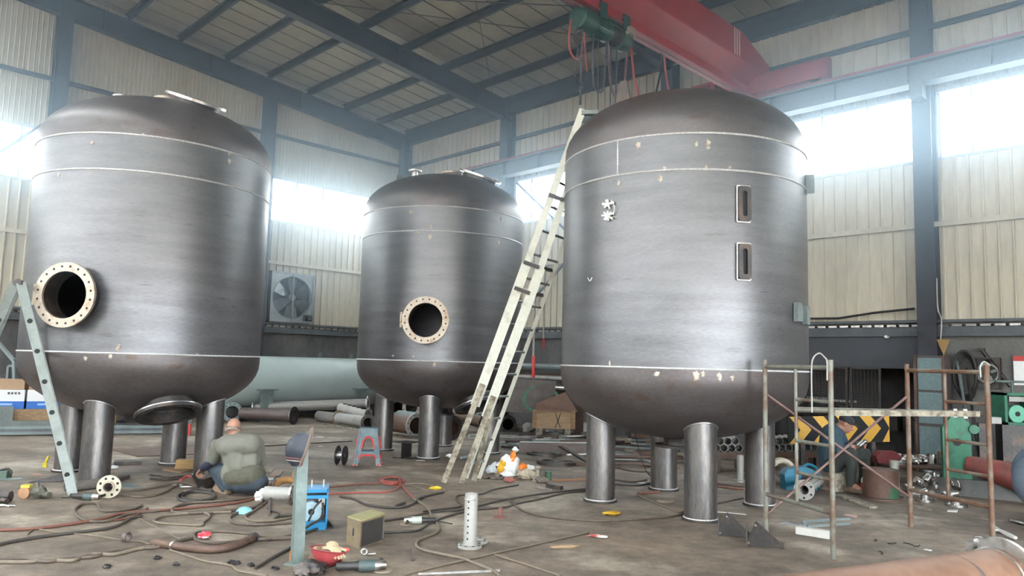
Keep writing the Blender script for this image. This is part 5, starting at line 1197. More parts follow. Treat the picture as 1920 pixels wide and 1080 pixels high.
# local frame: x right, y away, z up; dome bulges to the left and toward the camera, the rim faces right
Rm = Matrix.Rotation(.42, 3, 'Z') @ Matrix.Rotation(.28, 3, 'Y')
n_, k_ = 24, 14
vs = []
for i in range(k_ + 1):
    v = i / k_; z = .125 - .25 * v; wd = (.095 + .012 * math.sin(v * PI)) * (1 - .45 * max(0, v - .55)); dp = .135 * math.sqrt(max(.12, 1 - (2 * v - .92) ** 2 * .75))
    for j in range(n_ + 1):
        a = -PI / 2 + PI * j / n_
        vs.append(cm + Rm @ V((-math.cos(a) ** .7 * dp, math.sin(a) * wd, z - .02 * math.cos(a))))
mb = MB(); mb.add(vs, [(i * (n_ + 1) + j, i * (n_ + 1) + j + 1, (i + 1) * (n_ + 1) + j + 1, (i + 1) * (n_ + 1) + j) for i in range(k_) for j in range(n_)], True)
mb.add([vs[j] for j in range(n_ + 1)], [tuple(range(n_ + 1))]); mb.add([vs[k_ * (n_ + 1) + j] for j in range(n_ + 1)], [tuple(range(n_ + 1))])
mb.build('shell', mat('mask_navy', (.018, .023, .035), .5, .0, var=.08), mk)
M_MB = mat('mask_brown', (.16, .12, .095), .65, var=.15)
rim = [vs[i * (n_ + 1)] for i in range(k_ + 1)] + [vs[i * (n_ + 1) + n_] for i in range(k_, -1, -1)]
MB().tube(rim + [rim[0]], .009, 8).build('rim', M_MB, mk)
for r_ in (2, 3): MB().tube([vs[(k_ - r_) * (n_ + 1) + j] for j in range(n_ + 1)], .004, 6).build('trim_line', M_FLANGE if r_ == 2 else mat('mask_red', (.2, .06, .05), .6), mk)
MB().prism([(-.085, -.12), (.085, -.12), (.10, .02), (.085, .165), (-.02, .185), (-.09, .13)], cm + Rm @ V((.012, 0, 0)), Rm @ V((0, 1, 0)), Rm @ V((0, 0, 1)), Rm @ V((1, 0, 0)), .008).build('back_flap', M_MB, mk)
p = G(547, 1053); mb = MB(); mb.box(p + UP * .03, (.035, .03, .06), .2); mb.box(p + UP * .075, (.03, .03, .025), .2); one(mb, 'tape_measure', M_ORANGE, 'tiny orange clamp at the foot of the pale steel post', 'clamp')
# blue wire feeder
p = G(592, 993); t = thing('wire_feeder', 'bright blue welding wire feeder behind the pale steel post', 'machine', p)
M_FB = mat('feeder_blue', (.005, .19, .40), .4, var=.06); e = V((.97, .22, 0)); n2 = V((-.22, .97, 0)); q = p + n2 * .12
MB().beam(q - e * .13 + UP * .035, q + e * .09 + UP * .035, .3, .07).build('base', M_FB, t)
MB().beam(q + e * .085 + UP * .2, q + e * .10 + UP * .2, .28, .36).build('side_panel', M_FB, t)
MB().beam(q - e * .13 + UP * .355, q + e * .10 + UP * .355, .28, .03).build('top_panel', M_FB, t)
MB().beam(q - e * .13 + UP * .30 - n2 * .12, q + e * .10 + UP * .30 - n2 * .12, .03, .03).build('cross_bar', M_FB, t)
MB().beam(q - e * .125 + UP * .2 + n2 * .06, q + e * .085 + UP * .2 + n2 * .06, .02, .3).build('back_plate', M_DKSTEEL, t)
MB().ring(q - e * .05 + UP * .15 - n2 * .02, n2, .095, .03, .09, 32).build('reel', mat('reel_pale', (.30, .42, .46), .4), t)
mb = MB(); mb.box(q + e * .04 + UP * .24 - n2 * .03, (.06, .05, .06), .2); mb.cyl(q + e * .03 + UP * .2 - n2 * .06, q + e * .03 + UP * .2, .02, 12); mb.build('feed_motor', M_BRIGHT, t)
for u in (-.06, .05): MB().cyl(q + e * u + UP * .37, q + e * u + UP * .44, .008, 10).build('handle_post', M_BRIGHT, t)
MB().tube(spline([q + e * .04 + UP * .26 - n2 * .08, q - e * .02 + UP * .2 - n2 * .12, q - e * .06 + UP * .10 - n2 * .12, q - e * .07 + UP * .08 - n2 * .1], 5), .009, 8).tube(spline([q + e * .05 + UP * .24 - n2 * .09, q + e * .06 + UP * .12 - n2 * .14, q - e * .05 + UP * .06 - n2 * .2, q - e * .12 + UP * .02 - n2 * .25], 5), .011, 8).build('feed_hose', M_BLACK, t)
# wooden tool box
a, b, c = G(649, 1020), G(674, 1029), G(719, 1013); t = thing('tool_box', 'small brown wooden box with dark open side right of the blue wire feeder', 'box', (a + c) / 2)
dpt = a - b; Hb = .225; M_BOXW = mat('box_brown', (.20, .155, .095), .7, 0, (.15, .11, .07), 8, .5, .2)
d_ = a + (c - b)
MB().hexa([b, c, d_, a] + [x + UP * Hb for x in (b, c, d_, a)]).build('body', M_BOXW, t)
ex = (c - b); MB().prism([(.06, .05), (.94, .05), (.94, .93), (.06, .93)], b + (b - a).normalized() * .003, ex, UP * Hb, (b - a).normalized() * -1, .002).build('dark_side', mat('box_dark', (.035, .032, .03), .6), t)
MB().hexa([x + UP * Hb for x in (b + (b - a) * .03, c + (b - a) * .03, d_, a)] + [x + UP * (Hb + .012) for x in (b + (b - a) * .03, c + (b - a) * .03, d_, a)]).build('lid', mat('box_lid', (.30, .27, .13), .7), t)
MB().beam(c + UP * .02 - ex * .06, c + UP * .09 - ex * .03, .02, .012).build('latch', M_BRIGHT, t)
MB().beam((a + b) / 2 + UP * .09 + ex.normalized() * -.002, (a + b) / 2 + UP * .15 - ex.normalized() * .002, .012, .008).build('slot', M_DARKIN, t)
# red hard hat used as bowl
p = G(611, 1062); t = thing('hard_hat', 'red hard hat lying upside down with gloves inside, in the foreground', 'hat', p)
Rt = Matrix.Translation(p + UP * .01) @ Matrix.Rotation(.12, 4, 'Y') @ Matrix.Rotation(-.12, 4, 'X')
prf = [(.03, .0), (.07, .006), (.105, .03), (.125, .07), (.135, .11), (.15, .118)]
MB().lathe(prf + [(.148, .122), (.130, .112), (.12, .07), (.10, .034), (.065, .011), (.0001, .006), (.0001, 0)], 40, Rt, True).build('shell', mat('hat_red', (.30, .045, .05), .4, var=.08), t)
MB().ell(p + V((.135, .05, .115)), (.035, .02, .02), 10, 8).build('ear_plug', mat('hat_red2', (.45, .08, .06), .5), t)
def glove(c, R_, m, label):
    mb = MB(); mb.ell(c, (.06, .045, .018), 12, 8, R_, .2)
    for i in range(4): d = R_ @ V((.055 + .0 * i, -.03 + .02 * i, .0)); e_ = R_ @ V((.115 - .01 * abs(i - 1.5), -.038 + .025 * i, -.005)); mb.tube([c + d, c + e_], [.011, .009], 8)
    mb.tube([c + R_ @ V((-.01, .04, 0)), c + R_ @ V((.03, .075, 0))], [.012, .010], 8); mb.ell(c - R_ @ V((.07, 0, 0)), (.05, .048, .014), 12, 8, R_, .2)
    return one(mb, 'glove', m, label, 'glove')
glove(p + V((.0, .045, .125)), Matrix.Rotation(.35, 3, 'Z') @ Matrix.Rotation(.05, 3, 'Y'), mat('cream_leather', (.50, .39, .25), .8, var=.08), 'cream leather glove at the back of the red hard hat')
glove(p + V((.07, .0, .125)), Matrix.Rotation(-.95, 3, 'Z') @ Matrix.Rotation(.35, 3, 'Y'), MATS['cream_leather'], 'cream leather glove hanging over the front of the red hard hat')
crumple(p + V((-.03, -.02, .085)), (.085, .08, .05), mat('brown_rag', (.17, .11, .07), .9, var=.25), 'rag', None, .6, 0, 'brown rag crumpled inside the red hard hat', 'rag')
# grinders
def grinder(label, p, d, m, s=1.0):
    d = V(d).normalized(); t = thing('angle_grinder', label, 'grinder', p); c = p + UP * .04 * s; n2 = UP.cross(d)
    MB().tube([c - d * .14 * s, c - d * .13 * s, c - d * .03 * s, c + d * .0], [.02 * s, .026 * s, .026 * s, .033 * s], 16).build('handle', M_DKSTEEL, t)
    MB().tube([c, c + d * .10 * s], [.036 * s, .036 * s], 18).build('motor', m, t)
    MB().tube([c + d * .10 * s, c + d * .13 * s, c + d * .17 * s], [.036 * s, .032 * s, .026 * s], 16).build('gear_head', M_BRIGHT, t)
    MB().cyl(c + d * .15 * s - UP * .038 * s, c + d * .15 * s - UP * .032 * s, .058 * s, 24).build('disc', mat('grind_disc', (.30, .24, .18), .8), t)
    MB().tube([c + d * .14 * s + n2 * .03 * s, c + d * .15 * s + n2 * .12 * s], .014 * s, 10).build('side_handle', M_BLACK, t)
    MB().tube(spline([c - d * .14 * s, c - d * .2 * s - UP * .02 * s, c - d * .3 * s - UP * .032 * s + n2 * .05], 5), .006, 8).build('cord', M_BLACK, t)
    return t
M_GRT = mat('grinder_teal', (.06, .085, .085), .55, .0, var=.1)
grinder('teal grey angle grinder lying right of the red hard hat in the foreground', G(672, 1073), (.97, .25, 0), M_GRT, 1.2)
grinder('dark grey grinder with pale head at the foot of the step ladder', G(158, 938), (.95, -.1, 0), M_GRT, 1.0)
grinder('pale grinder with white end cap lying on the hoses in the middle of the floor', G(790, 983), (-.97, -.2, 0), mat('grinder_pale', (.40, .43, .38), .5), 1.0)
crumple(G(588, 1076) + UP * .04, (.09, .07, .05), M_DKSTEEL, 'tool_heap', None, .6, 0, 'dark heap of small tools below the red hard hat', 'tools')
crumple(G(566, 1078) + UP * .03, (.07, .06, .04), mat('oily_rag', (.14, .12, .11), .9), 'rag', None, .6, 0, 'oily grey rag at the bottom edge left of the hard hat', 'rag')
mb = MB(); q = G(682, 1042); mb.torus(q + UP * .03, V((.2, -1, .2)), .022, .008, 16, 8); mb.tube([q + V((.03, 0, .012)), q + V((.09, .03, .012))], .014, 8); one(mb, 'clamp', M_BRIGHT, 'small shiny clamp on the floor below the wooden box', 'clamp')
# upright perforated pipe in the middle foreground
ps = G(881, 1026); t = thing('standing_pipe', 'white perforated pipe standing upright on its flange in the middle foreground', 'pipe', ps)
MB().pipe(ps + UP * .015, ps + UP * .455, .057, .05, 28).build('barrel', M_WHITEP, t); mb = MB(); bolt_flange(mb, ps + UP * .012, UP, .105, .05, .022, 8); mb.build('foot_flange', [M_WHITEP, M_DARKIN], t)
MB().torus(ps + UP * .41, UP, .059, .004, 28, 6).build('band', M_BRIGHT, t)
for i in range(7):
    z = .08 + .052 * i; d = V((-.35, -.93, 0)); MB().tube([ps + d * .053 + UP * z, ps + d * .059 + UP * z], .008, 10).build('drilled_hole', M_DARKIN, t)
q = G(893, 1017); mb = MB(); bolt_flange(mb, q + UP * .012, UP, .10, .05, .022, 8); tag(mb.build('loose_flange', [M_WHITEP, M_DARKIN]), 'loose white flange lying behind the upright perforated pipe', 'flange')
p = G(938, 970); mb = MB(); mb.lathe([(.0001, 0), (.075, 0), (.075, .014), (.024, .018), (.022, .10), (.0001, .10)], 24, Matrix.Translation(p)); one(mb, 'peg_base', mat('dull_red', (.17, .07, .06), .6), 'small dull red disc with a peg on the open floor', 'peg')
p = G(773, 1051); one(MB().tube([p, p + V((.0, .0, .1))], .011, 10).ell(p + UP * .006, (.018, .018, .008), 10, 6), 'steel_pin', M_BROWN, 'brown steel pin standing on the floor right of the red hard hat', 'pin')
# left: flanged pipe stub facing the camera, valve and small things
p = G(203, 934); t = thing('flange_stub', 'pale drilled flange with pipe stub standing on edge before the left tank', 'flange', p); ax = V((.25, -.97, 0)).normalized(); c = p + UP * .125
mb = MB(); bolt_flange(mb, c, ax, .123, .05, .028, 8); mb.build('disc', [mat('cream_flange', (.50, .455, .35), .4, .4), M_DARKIN], t); MB().pipe(c - ax * .01, c + ax * .05, .06, .048, 28).build('raised_neck', M_FLANGE, t); MB().pipe(c - ax * .22, c - ax * .01, .058, .048, 28).build('pipe', M_BROWN, t)
pa_, pb_ = G(122, 923), G(196, 914); t = fpipe('grey pipe lying behind the pale drilled flange, passing behind the step ladder foot', pa_, pb_, .056, mat('dull_pipe', (.27, .245, .225), .5, .4, var=.12), (0, 0))
p = G(43, 936); t = thing('gate_valve', 'old valve with orange disc and yellow top at the left edge', 'valve', p); ax = V((-.3, -.95, 0))
MB().cyl(p + UP * .065 + V((.0, .05, 0)), p + UP * .065, .062, 24).build('disc', mat('valve_orange', (.36, .20, .11), .6), t); MB().box(p + UP * .135 + V((.01, .03, 0)), (.09, .07, .03), .1).build('top_block', mat('valve_yellow', (.50, .42, .06), .5), t)
MB().ell(p + V((.13, .05, .07)), (.09, .06, .065), 16, 10, None, .4).tube([p + V((.18, .05, .05)), p + V((.27, .02, .045))], .035, 12).tube([p + V((.12, .05, .12)), p + V((.1, .06, .17))], .02, 10).build('body', mat('valve_dark', (.10, .095, .075), .6, .3, var=.2), t)
p = G(8, 942); one(MB().tube([p + V((-.2, 0, .06)), p + V((.05, .02, .06))], .055, 16).tube([p + V((.0, -.05, .03)), p + V((.08, -.08, .03))], .028, 12), 'dark_tube', M_DKSTEEL, 'dark short tube at the left edge beside the orange valve', 'tube')
for lab, x, y, m in (('dark bent steel sheet lying behind the orange valve', 86, 906, M_DKSTEEL),):
    p = G(x, y); mb = MB(); mb.add([p + V((-.2, 0, .01)), p + V((.12, .1, .01)), p + V((.2, .2, .12)), p + V((-.1, .2, .02)), p + V((-.2, 0, .0)), p + V((.12, .1, .0)), p + V((.2, .2, .11)), p + V((-.1, .2, .01))], [(0, 1, 2, 3), (7, 6, 5, 4), (0, 4, 5, 1), (1, 5, 6, 2), (2, 6, 7, 3), (3, 7, 4, 0)]); one(mb, 'bent_sheet', m, lab, 'sheet')
p = G(4, 896); t = thing('green_box', 'small green metal box at the left edge behind the valve', 'box', p); MB().box(p + UP * .045, (.16, .12, .09), .1).build('body', mat('box_green', (.09, .13, .10), .6), t); MB().tube(spline([p + V((-.05, 0, .09)), p + V((.05, .02, .11)), p + V((.10, .02, .05))], 5), .015, 8).build('handle', M_DKSTEEL, t)
mb = MB(); p = G(8, 951); mb.tube(spline([p + V((-.12, .02, .01)), p + V((-.02, 0, .015)), p + V((.05, .01, .015)), p + V((.09, .03, .01))], 5), .009, 8); mb.tube(spline([p + V((-.12, .05, .01)), p + V((-.02, .01, .02)), p + V((.06, -.01, .012))], 5), .009, 8); one(mb, 'pliers', M_BRIGHT, 'shiny pliers on the floor at the left edge', 'pliers')
scrap(70, 890, .07, .03, mat('salmon_card', (.50, .20, .14), .7), 'salmon pink card on the floor left of the left tank legs', -.1, .004); p = G(84, 876); mb = MB(); mb.box(p + UP * .03, (.05, .05, .06), .3); mb.tube([p + UP * .06, p + V((.03, .02, .15))], .015, 8); one(mb, 'hand_drill', mat('tool_yellow', (.6, .5, .03), .5), 'tiny yellow and black tool at the rear leg of the left tank', 'tool')
flat('thin pale strip on the floor at the left edge beside the green box', [(0, 901), (40, 899), (42, 896), (0, 897)], .006, M_GREYST)
# under the left tank
p = G(346, 881); bq = thing('wooden_block', 'stack of yellowish timber blocks on a board beside the right leg of the left tank', 'blocks', p + UP * .02)
for k in range(4): MB().box(p + UP * (.035 + .03 * k) + V((.01 * (k % 2), .03, 0)), (.25, .16, .028), .15).build('block', mat('yellow_wood', (.38, .25, .10), .7, 0, (.28, .17, .07), 6, .5, .2), bq)
flat('brown board under the stack of timber blocks', [(304, 882), (340, 888), (372, 880), (330, 876)], .018, M_WOOD, 'board', 'board')
flat('large thin steel sheet lying on the floor beneath the left tank', [(206, 843), (257, 857), (420, 850), (340, 838)], .012, M_RUST, 'steel_sheet', 'sheet')
flat('narrow dark bar lying right of the front leg of the left tank', [(213, 873), (266, 871), (266, 868), (214, 869)], .05, M_DKSTEEL)
scrap(232, 866, .06, .03, M_WHITE, 'white scrap behind the front leg of the left tank', 0, .005); scrap(213, 879, .06, .05, M_WHITE, 'crumpled white scrap right of the front leg of the left tank', 0, .02)
for lab, pts in (('upper bent rod on the floor between left tank and crouching man', [(281, 891), (300, 893), (318, 897), (345, 894)]), ('lower straight rod on the floor between left tank and crouching man', [(281, 899), (315, 901), (345, 897)])):
    one(MB().tube(spline([G(*q) + UP * .012 for q in pts], 5), .011, 8), 'steel_rod', M_DKSTEEL, lab, 'rod')
bar('thin dark bar on the floor behind the blue mask, right of the crouching man', (480, 838), (660, 828), .03, .015, M_DKSTEEL)
flat('brown dark angle plate behind the drilled flange at the left tank', [(222, 905), (243, 898), (242, 894), (220, 899)], .05, mat('maroon', (.08, .05, .05), .6), 'angle_plate', 'plate'); flat('light floor plate behind the drilled flange stub', [(225, 915), (266, 914), (240, 905), (222, 908)], .006, M_GREYST, 'steel_sheet', 'sheet')
# around the crouching man
p = G(386, 913); t = thing('metal_basin', 'dark basin of clutter under the hands of the crouching man', 'basin', p); MB().lathe([(.09, 0), (.15, .14), (.155, .15), (.145, .15), (.085, .01), (.0001, .01), (.0001, 0)], 32, Matrix.Translation(p) @ Matrix.Rotation(.2, 4, 'X'), True).build('bowl', M_DKSTEEL, t)
crumple(p + UP * .09, (.11, .1, .06), mat('clutter_brown', (.14, .11, .09), .8, var=.3), 'clutter', t, .7)
one(MB().tube(spline([G(338, 905) + UP * .03, G(350, 902) + UP * .06, G(362, 903) + UP * .05, G(368, 908) + UP * .03], 5), [.02] * 16, 10), 'torch_handle', mat('dull_red2', (.30, .07, .06), .6), 'dull red torch handle left of the dark basin', 'torch')
for i, (x, y, w_, d_) in enumerate(((352, 914, .09, .03), (333, 911, .06, .02), (358, 921, .08, .04))): scrap(x, y, w_, d_, M_BRIGHT, ['shiny metal scrap before the dark basin, middle one', 'shiny metal scrap left of the dark basin', 'shiny metal scrap nearest the camera before the basin'][i], .3 * i, .01, 'metal_scrap')
for i, (q, z) in enumerate((([(497, 886), (508, 889), (514, 881), (503, 879)], .02), ([(506, 893), (524, 894), (531, 885), (514, 884)], .02), ([(498, 902), (520, 900), (522, 897), (500, 898)], .012))):
    flat(['small brown wood offcut right of the crouching man, farther one', 'small brown wood offcut right of the crouching man, larger one', 'white strip before the wood offcuts right of the crouching man'][i], q, z, mat('brownish_board', (.27, .20, .15), .7) if i < 2 else M_PALE, 'wood_offcut' if i < 2 else 'pale_strip', 'offcut')
t = fpipe('short pale pipe with flange facing right behind the pale steel post', G(496, 944), G(549, 947), .07, M_WHITEP, (0, 1), .115, M_BRIGHT, nb=8)
one(MB().tube(spline([G(505, 968) + UP * .01, G(506, 950) + UP * .03, G(512, 938) + UP * .22, G(517, 934) + UP * .24, G(522, 925) + UP * .2], 6), .014, 8), 'cable', M_BROWN, 'brown cable draped over the short pale pipe', 'cable')
mb = MB(); q = G(532, 922)
mb.tube(spline([q + V((-.16, -.05, .03)), q + V((-.05, .0, .12)), q + V((.06, .0, .14)), q + V((.14, .05, .10))], 6), [.05 - .0008 * i for i in range(19)], 12); one(mb, 'leather_sleeve', mat('tan_leather', (.33, .17, .06), .7), 'tan leather glove cuff above the short pale pipe', 'glove')
mb = MB(); mb.add([G(545, 915) + UP * .14, G(556, 918) + UP * .05, G(560, 915) + UP * .2, G(548, 912) + UP * .2, G(545, 915) + UP * .13, G(556, 918) + UP * .04, G(560, 915) + UP * .19, G(548, 912) + UP * .19], [(0, 1, 2, 3), (7, 6, 5, 4), (0, 4, 5, 1), (1, 5, 6, 2), (2, 6, 7, 3), (3, 7, 4, 0)]); one(mb, 'card_piece', mat('tan_card', (.45, .27, .14), .8), 'tan card piece behind the pale steel post', 'card')
crumple(G(489, 938) + UP * .05, (.07, .06, .06), M_WHITE, 'white_gloves', None, .7, 0, 'crumpled black and white work gloves left of the short pale pipe', 'gloves')
mb = MB(); p = G(458, 962); c = p + UP * .0
mb.lathe([(.085 * math.sin(a), .065 * math.cos(a)) for a in [i * PI / 20 for i in range(11)]] + [(.079 * math.sin(a), .059 * math.cos(a)) for a in [i * PI / 20 for i in range(10, -1, -1)]], 28, Matrix.Translation(c) @ Matrix.Rotation(.25, 4, 'Z') @ Matrix.Diagonal((1, .8, 1, 1)))
one(mb, 'face_shield', mat('sky_blue', (.22, .50, .58), .35), 'light blue face shield lying on the floor before the crouching man', 'mask')
# bent pipe in the hose loops, pipe cap
def Z5(x, y, z=.02): return G(x / 3, 800 + y / 3) + UP * z
def Z6(x, y, z=.012): return G(500 + x / 3.2, 800 + y / 3.2) + UP * z
t = thing('bent_pipe', 'long rust brown bent pipe lying across the hoses in the left foreground', 'pipe', Z5(1100, 710, 0))
MB().tube(spline([Z5(*q, .034) for q in ((860, 672), (960, 690), (1100, 708), (1220, 712), (1330, 688), (1425, 645))], 6), .033, 14).build('tube', M_RUST, t); MB().tube([Z5(1415, 650, .034), Z5(1432, 642, .034)], .04, 14).build('end_cap', M_DKSTEEL, t); MB().tube([Z5(970, 692, .034), Z5(980, 694, .034)], .036, 14).build('clip', M_BRIGHT, t)
one(MB().pipe(Z5(698, 650, .045), Z5(720, 652, .045), .04, .032, 18), 'pipe_coupling', M_BROWN, 'small brown pipe coupling lying left of the bent pipe', 'coupling')
for i, (x, y) in enumerate(((600, 795), (885, 745), (990, 782), (1410, 785), (1330, 775), (1545, 803), (1300, 770))): crumple(Z5(x, y, .012), (.03, .022, .014), M_DKSTEEL, 'metal_crumb', None, .7)
for o in list(COL.objects):
    if o.name.startswith('metal_crumb'): tag(o, 'tiny dark metal crumb on the bare floor of the left foreground', 'scrap', 'metal crumbs on the left foreground floor')
bar('long bright rod lying on the floor at the bottom edge in the middle', (784, 1078), (937, 1072), .02, .015, M_BRIGHT, 0, 'steel_rod')
# ---------------------------------------------------------------- hoses and cables on the floor
M_HOSE = mat('hose_brown', (.085, .065, .05), .6, 0, (.12, .09, .07), 8, .5, .2); M_HOSER = mat('hose_redbrown', (.17, .07, .05), .6); M_HOSEK = mat('hose_dark', (.05, .042, .036), .6); M_HOSET = mat('hose_tan', (.17, .135, .10), .65)
def hose(label, pts, r, m, f=Z5, name='hose', z0=None):
    n = len(pts); ps = []
    for i, q in enumerate(pts): ps.append(f(q[0], q[1], (r + .001) if len(q) < 3 else q[2]))
    return one(MB().tube(spline(ps, 7), r, 8), name, m, label, 'hose')
hose('red brown hose running in from the left edge to the crouching man', [(-40, 592), (150, 585), (300, 570), (560, 530), (700, 495), (1000, 470), (1300, 440), (1480, 402)], .014, M_HOSER)
hose('dark hose running in from the left edge below the red brown one', [(-40, 680), (100, 650), (250, 625), (450, 602), (640, 573), (735, 525), (800, 512)], .014, M_HOSEK)
hose('brown hose looped on the floor before the step ladder foot', [(800, 450), (740, 470), (580, 482), (545, 440), (480, 438), (428, 465), (428, 505), (500, 540), (620, 535), (720, 500), (900, 480)], .013, M_HOSE)
hose('twisted brown hose from the left edge into the bent pipe, upper strand', [(-40, 760), (150, 752), (250, 770), (380, 752), (520, 742), (620, 715), (760, 692), (870, 690), (1000, 655), (1100, 632)], .014, M_HOSE)
hose('twisted brown hose from the left edge, lower strand', [(-40, 772), (150, 772), (260, 758), (400, 764), (510, 728), (640, 728), (760, 700), (870, 682)], .014, M_HOSET)
hose('long brown hose loop passing in front of the crouching man', [(1500, 398), (1250, 425), (1060, 440), (975, 468), (990, 492), (1150, 492), (1300, 478), (1440, 455), (1490, 400)], .015, M_HOSE)
hose('brown hose loop pinched in the middle of the left foreground', [(1130, 485), (1180, 510), (1140, 545), (1130, 562), (1000, 558), (885, 548), (872, 530), (930, 508), (1100, 492), (1300, 488)], .013, M_HOSET)
hose('widest brown hose loop around the red and white packet', [(1670, 632), (1550, 632), (1400, 612), (1250, 598), (1120, 603), (1088, 628), (1130, 655), (1250, 664), (1420, 645), (1540, 640), (1680, 636)], .014, M_HOSE)
hose('brown hose loop left of the pale steel post, outer one', [(1480, 448), (1340, 490), (1295, 525), (1330, 552), (1450, 560), (1580, 552), (1680, 546)], .014, M_HOSE)
hose('brown hose loop left of the pale steel post, inner one', [(1500, 432), (1420, 485), (1378, 510), (1400, 532), (1480, 540), (1580, 530), (1660, 515)], .013, M_HOSET)
hose('dark cable coil on the floor before the basin of the crouching man', [(1200, 410), (1100, 432), (1010, 418), (1010, 390), (1090, 372), (1190, 385), (1205, 410), (1110, 425), (1030, 412), (1040, 385), (1120, 360), (1195, 372)], .016, M_HOSEK)
hose('dark hose from the left tank leg to the dark cable coil', [(680, 370), (800, 360), (960, 330), (1020, 322), (1110, 340), (1180, 368)], .012, M_HOSE); hose('brown hose with pale nozzle left of the dark cable coil', [(690, 392), (800, 402), (900, 385), (970, 350), (1010, 330)], .012, M_HOSE)
hose('thin pale wire in the left foreground above the bent pipe', [(155, 610), (175, 590), (210, 580), (330, 600), (480, 612), (600, 628), (690, 645)], .006, M_HOSET); hose('thin wire joining the pipe coupling and the bent pipe', [(722, 650), (780, 648), (830, 662), (865, 670)], .006, M_HOSET)
hose('thin straight line of wire across the left foreground', [(780, 520), (900, 580), (1015, 640)], .006, M_HOSET); hose('pale wavy cable running to the bottom edge from the bent pipe', [(955, 700), (1060, 735), (1160, 765), (1250, 778), (1310, 795), (1350, 820), (1500, 845)], .009, M_HOSET)
hose('straight dark rod with pale tip leaning to the pale steel post', [(1660, 680), (1550, 735), (1436, 806)], .012, M_HOSEK); hose('cable leaving the blue wire feeder to the left', [(1660, 505), (1560, 512), (1540, 530), (1570, 495), (1510, 470), (1515, 440)], .010, M_HOSEK)
hose('short red brown hose from the bent pipe into the loops', [(640, 535), (740, 515), (830, 465)], .010, M_HOSER)
# right half
cz = (750, 330); loops = []
for i in range(33): a = 2 * PI * i / 11; loops.append((cz[0] + (78 - i * 1.0 + 6 * math.sin(i)) * math.cos(a), cz[1] + (25 - .4 * i) * math.sin(a), .010 + .0008 * i))
hose('red hose coil on the floor right of the blue wire feeder', loops + [(800, 360, .03), (740, 395), (600, 400), (360, 408)], .010, mat('hose_red', (.30, .065, .05), .55), Z6)
hose('red hose running left from the coil, farther one', [(690, 345), (560, 350), (440, 362), (280, 380)], .011, M_HOSER, Z6); hose('red hose tail running from the coil to the dark hose', [(790, 338), (820, 370), (850, 405), (885, 435)], .011, MATS['hose_red'], Z6)
hose('tan cable loop right of the red hose coil', [(830, 350), (930, 348), (1010, 365), (1075, 388), (1020, 395), (930, 378), (860, 355)], .010, M_HOSET, Z6); scrap(817, 918, .07, .02, mat('yellow_tape', (.65, .45, .03), .5), 'yellow tape wrapped on the tan cable loop', .2, .02, 'tape')
hose('dark hose curving below the red coil to the long ladder', [(440, 425), (520, 440), (600, 475), (720, 492), (830, 488), (890, 462), (930, 430), (1060, 400)], .013, M_HOSEK, Z6)
hose('dark hose with pale end right below the red coil', [(775, 482), (830, 465)], .013, M_HOSEK, Z6)
hose('long tan hose winding down to the bottom edge past the upright perforated pipe', [(885, 440), (960, 490), (990, 545), (1030, 605), (1015, 645), (950, 672), (900, 700), (915, 740), (1040, 772), (1170, 800), (1280, 842), (1360, 875), (1400, 910)], .013, M_HOSET, Z6)
hose('dark hose running from the wooden box to the right tank, upper', [(700, 572), (850, 550), (1000, 520), (1200, 498), (1450, 440), (1700, 402), (1960, 375)], .011, M_HOSEK, Z6)
hose('dark hose running from the wooden box to the right tank, lower', [(700, 642), (900, 630), (980, 585), (1100, 540), (1250, 505), (1420, 490), (1500, 468), (1640, 440), (1800, 402), (1950, 390)], .011, M_HOSEK, Z6)
hose('thin dark cable from the rags to the upright perforated pipe', [(940, 515), (1050, 500), (1165, 482), (1140, 450), (1140, 425), (1190, 415), (1290, 410), (1370, 380), (1510, 355)], .010, M_HOSEK, Z6)
hose('dark cable crossing right from behind the upright pipe to the right tank front leg', [(1270, 435), (1440, 440), (1480, 470), (1540, 510), (1640, 540), (1800, 562), (2000, 572), (2200, 563), (2420, 545), (2500, 525)], .010, M_HOSE, Z6)
hose('long dark line standing for a floor joint, crossing the foreground toward the right tank', [(820, 895), (1100, 828), (1350, 770), (1640, 705), (1930, 640)], .009, M_HOSET, Z6); hose('thin floor joint line slanting to the bottom edge from the long dark line', [(1370, 775), (1560, 835), (1760, 900)], .008, M_HOSET, Z6)  # thin tubes laid in place of floor joints
hose('dark hose beneath the blue wire feeder running left', [(380, 590), (250, 640), (130, 665), (0, 690)], .012, M_HOSEK, Z6); hose('dark hose from behind the pale post to the red hard hat', [(170, 720), (80, 770), (0, 815)], .012, M_HOSEK, Z6)
hose('short dark hose ends right of the blue wire feeder', [(350, 560), (380, 590), (395, 612)], .012, M_HOSEK, Z6)
def Z8(x, y, z=.012): return G(1140 + x / 4.571, 800 + y / 4.571) + UP * z
hose('brown cable from the red clamp to the front leg of the right tank', [(250, 590), (370, 645), (500, 700), (600, 738), (645, 735)], .010, M_HOSET, Z8); hose('dull red hose handle on the floor between the right tank legs', [(260, 585), (350, 578), (440, 572)], .018, M_HOSER, Z8)
hose('short pipe piece with dark end between the right tank legs', [(425, 655), (480, 665), (560, 658)], .022, M_HOSET, Z8)
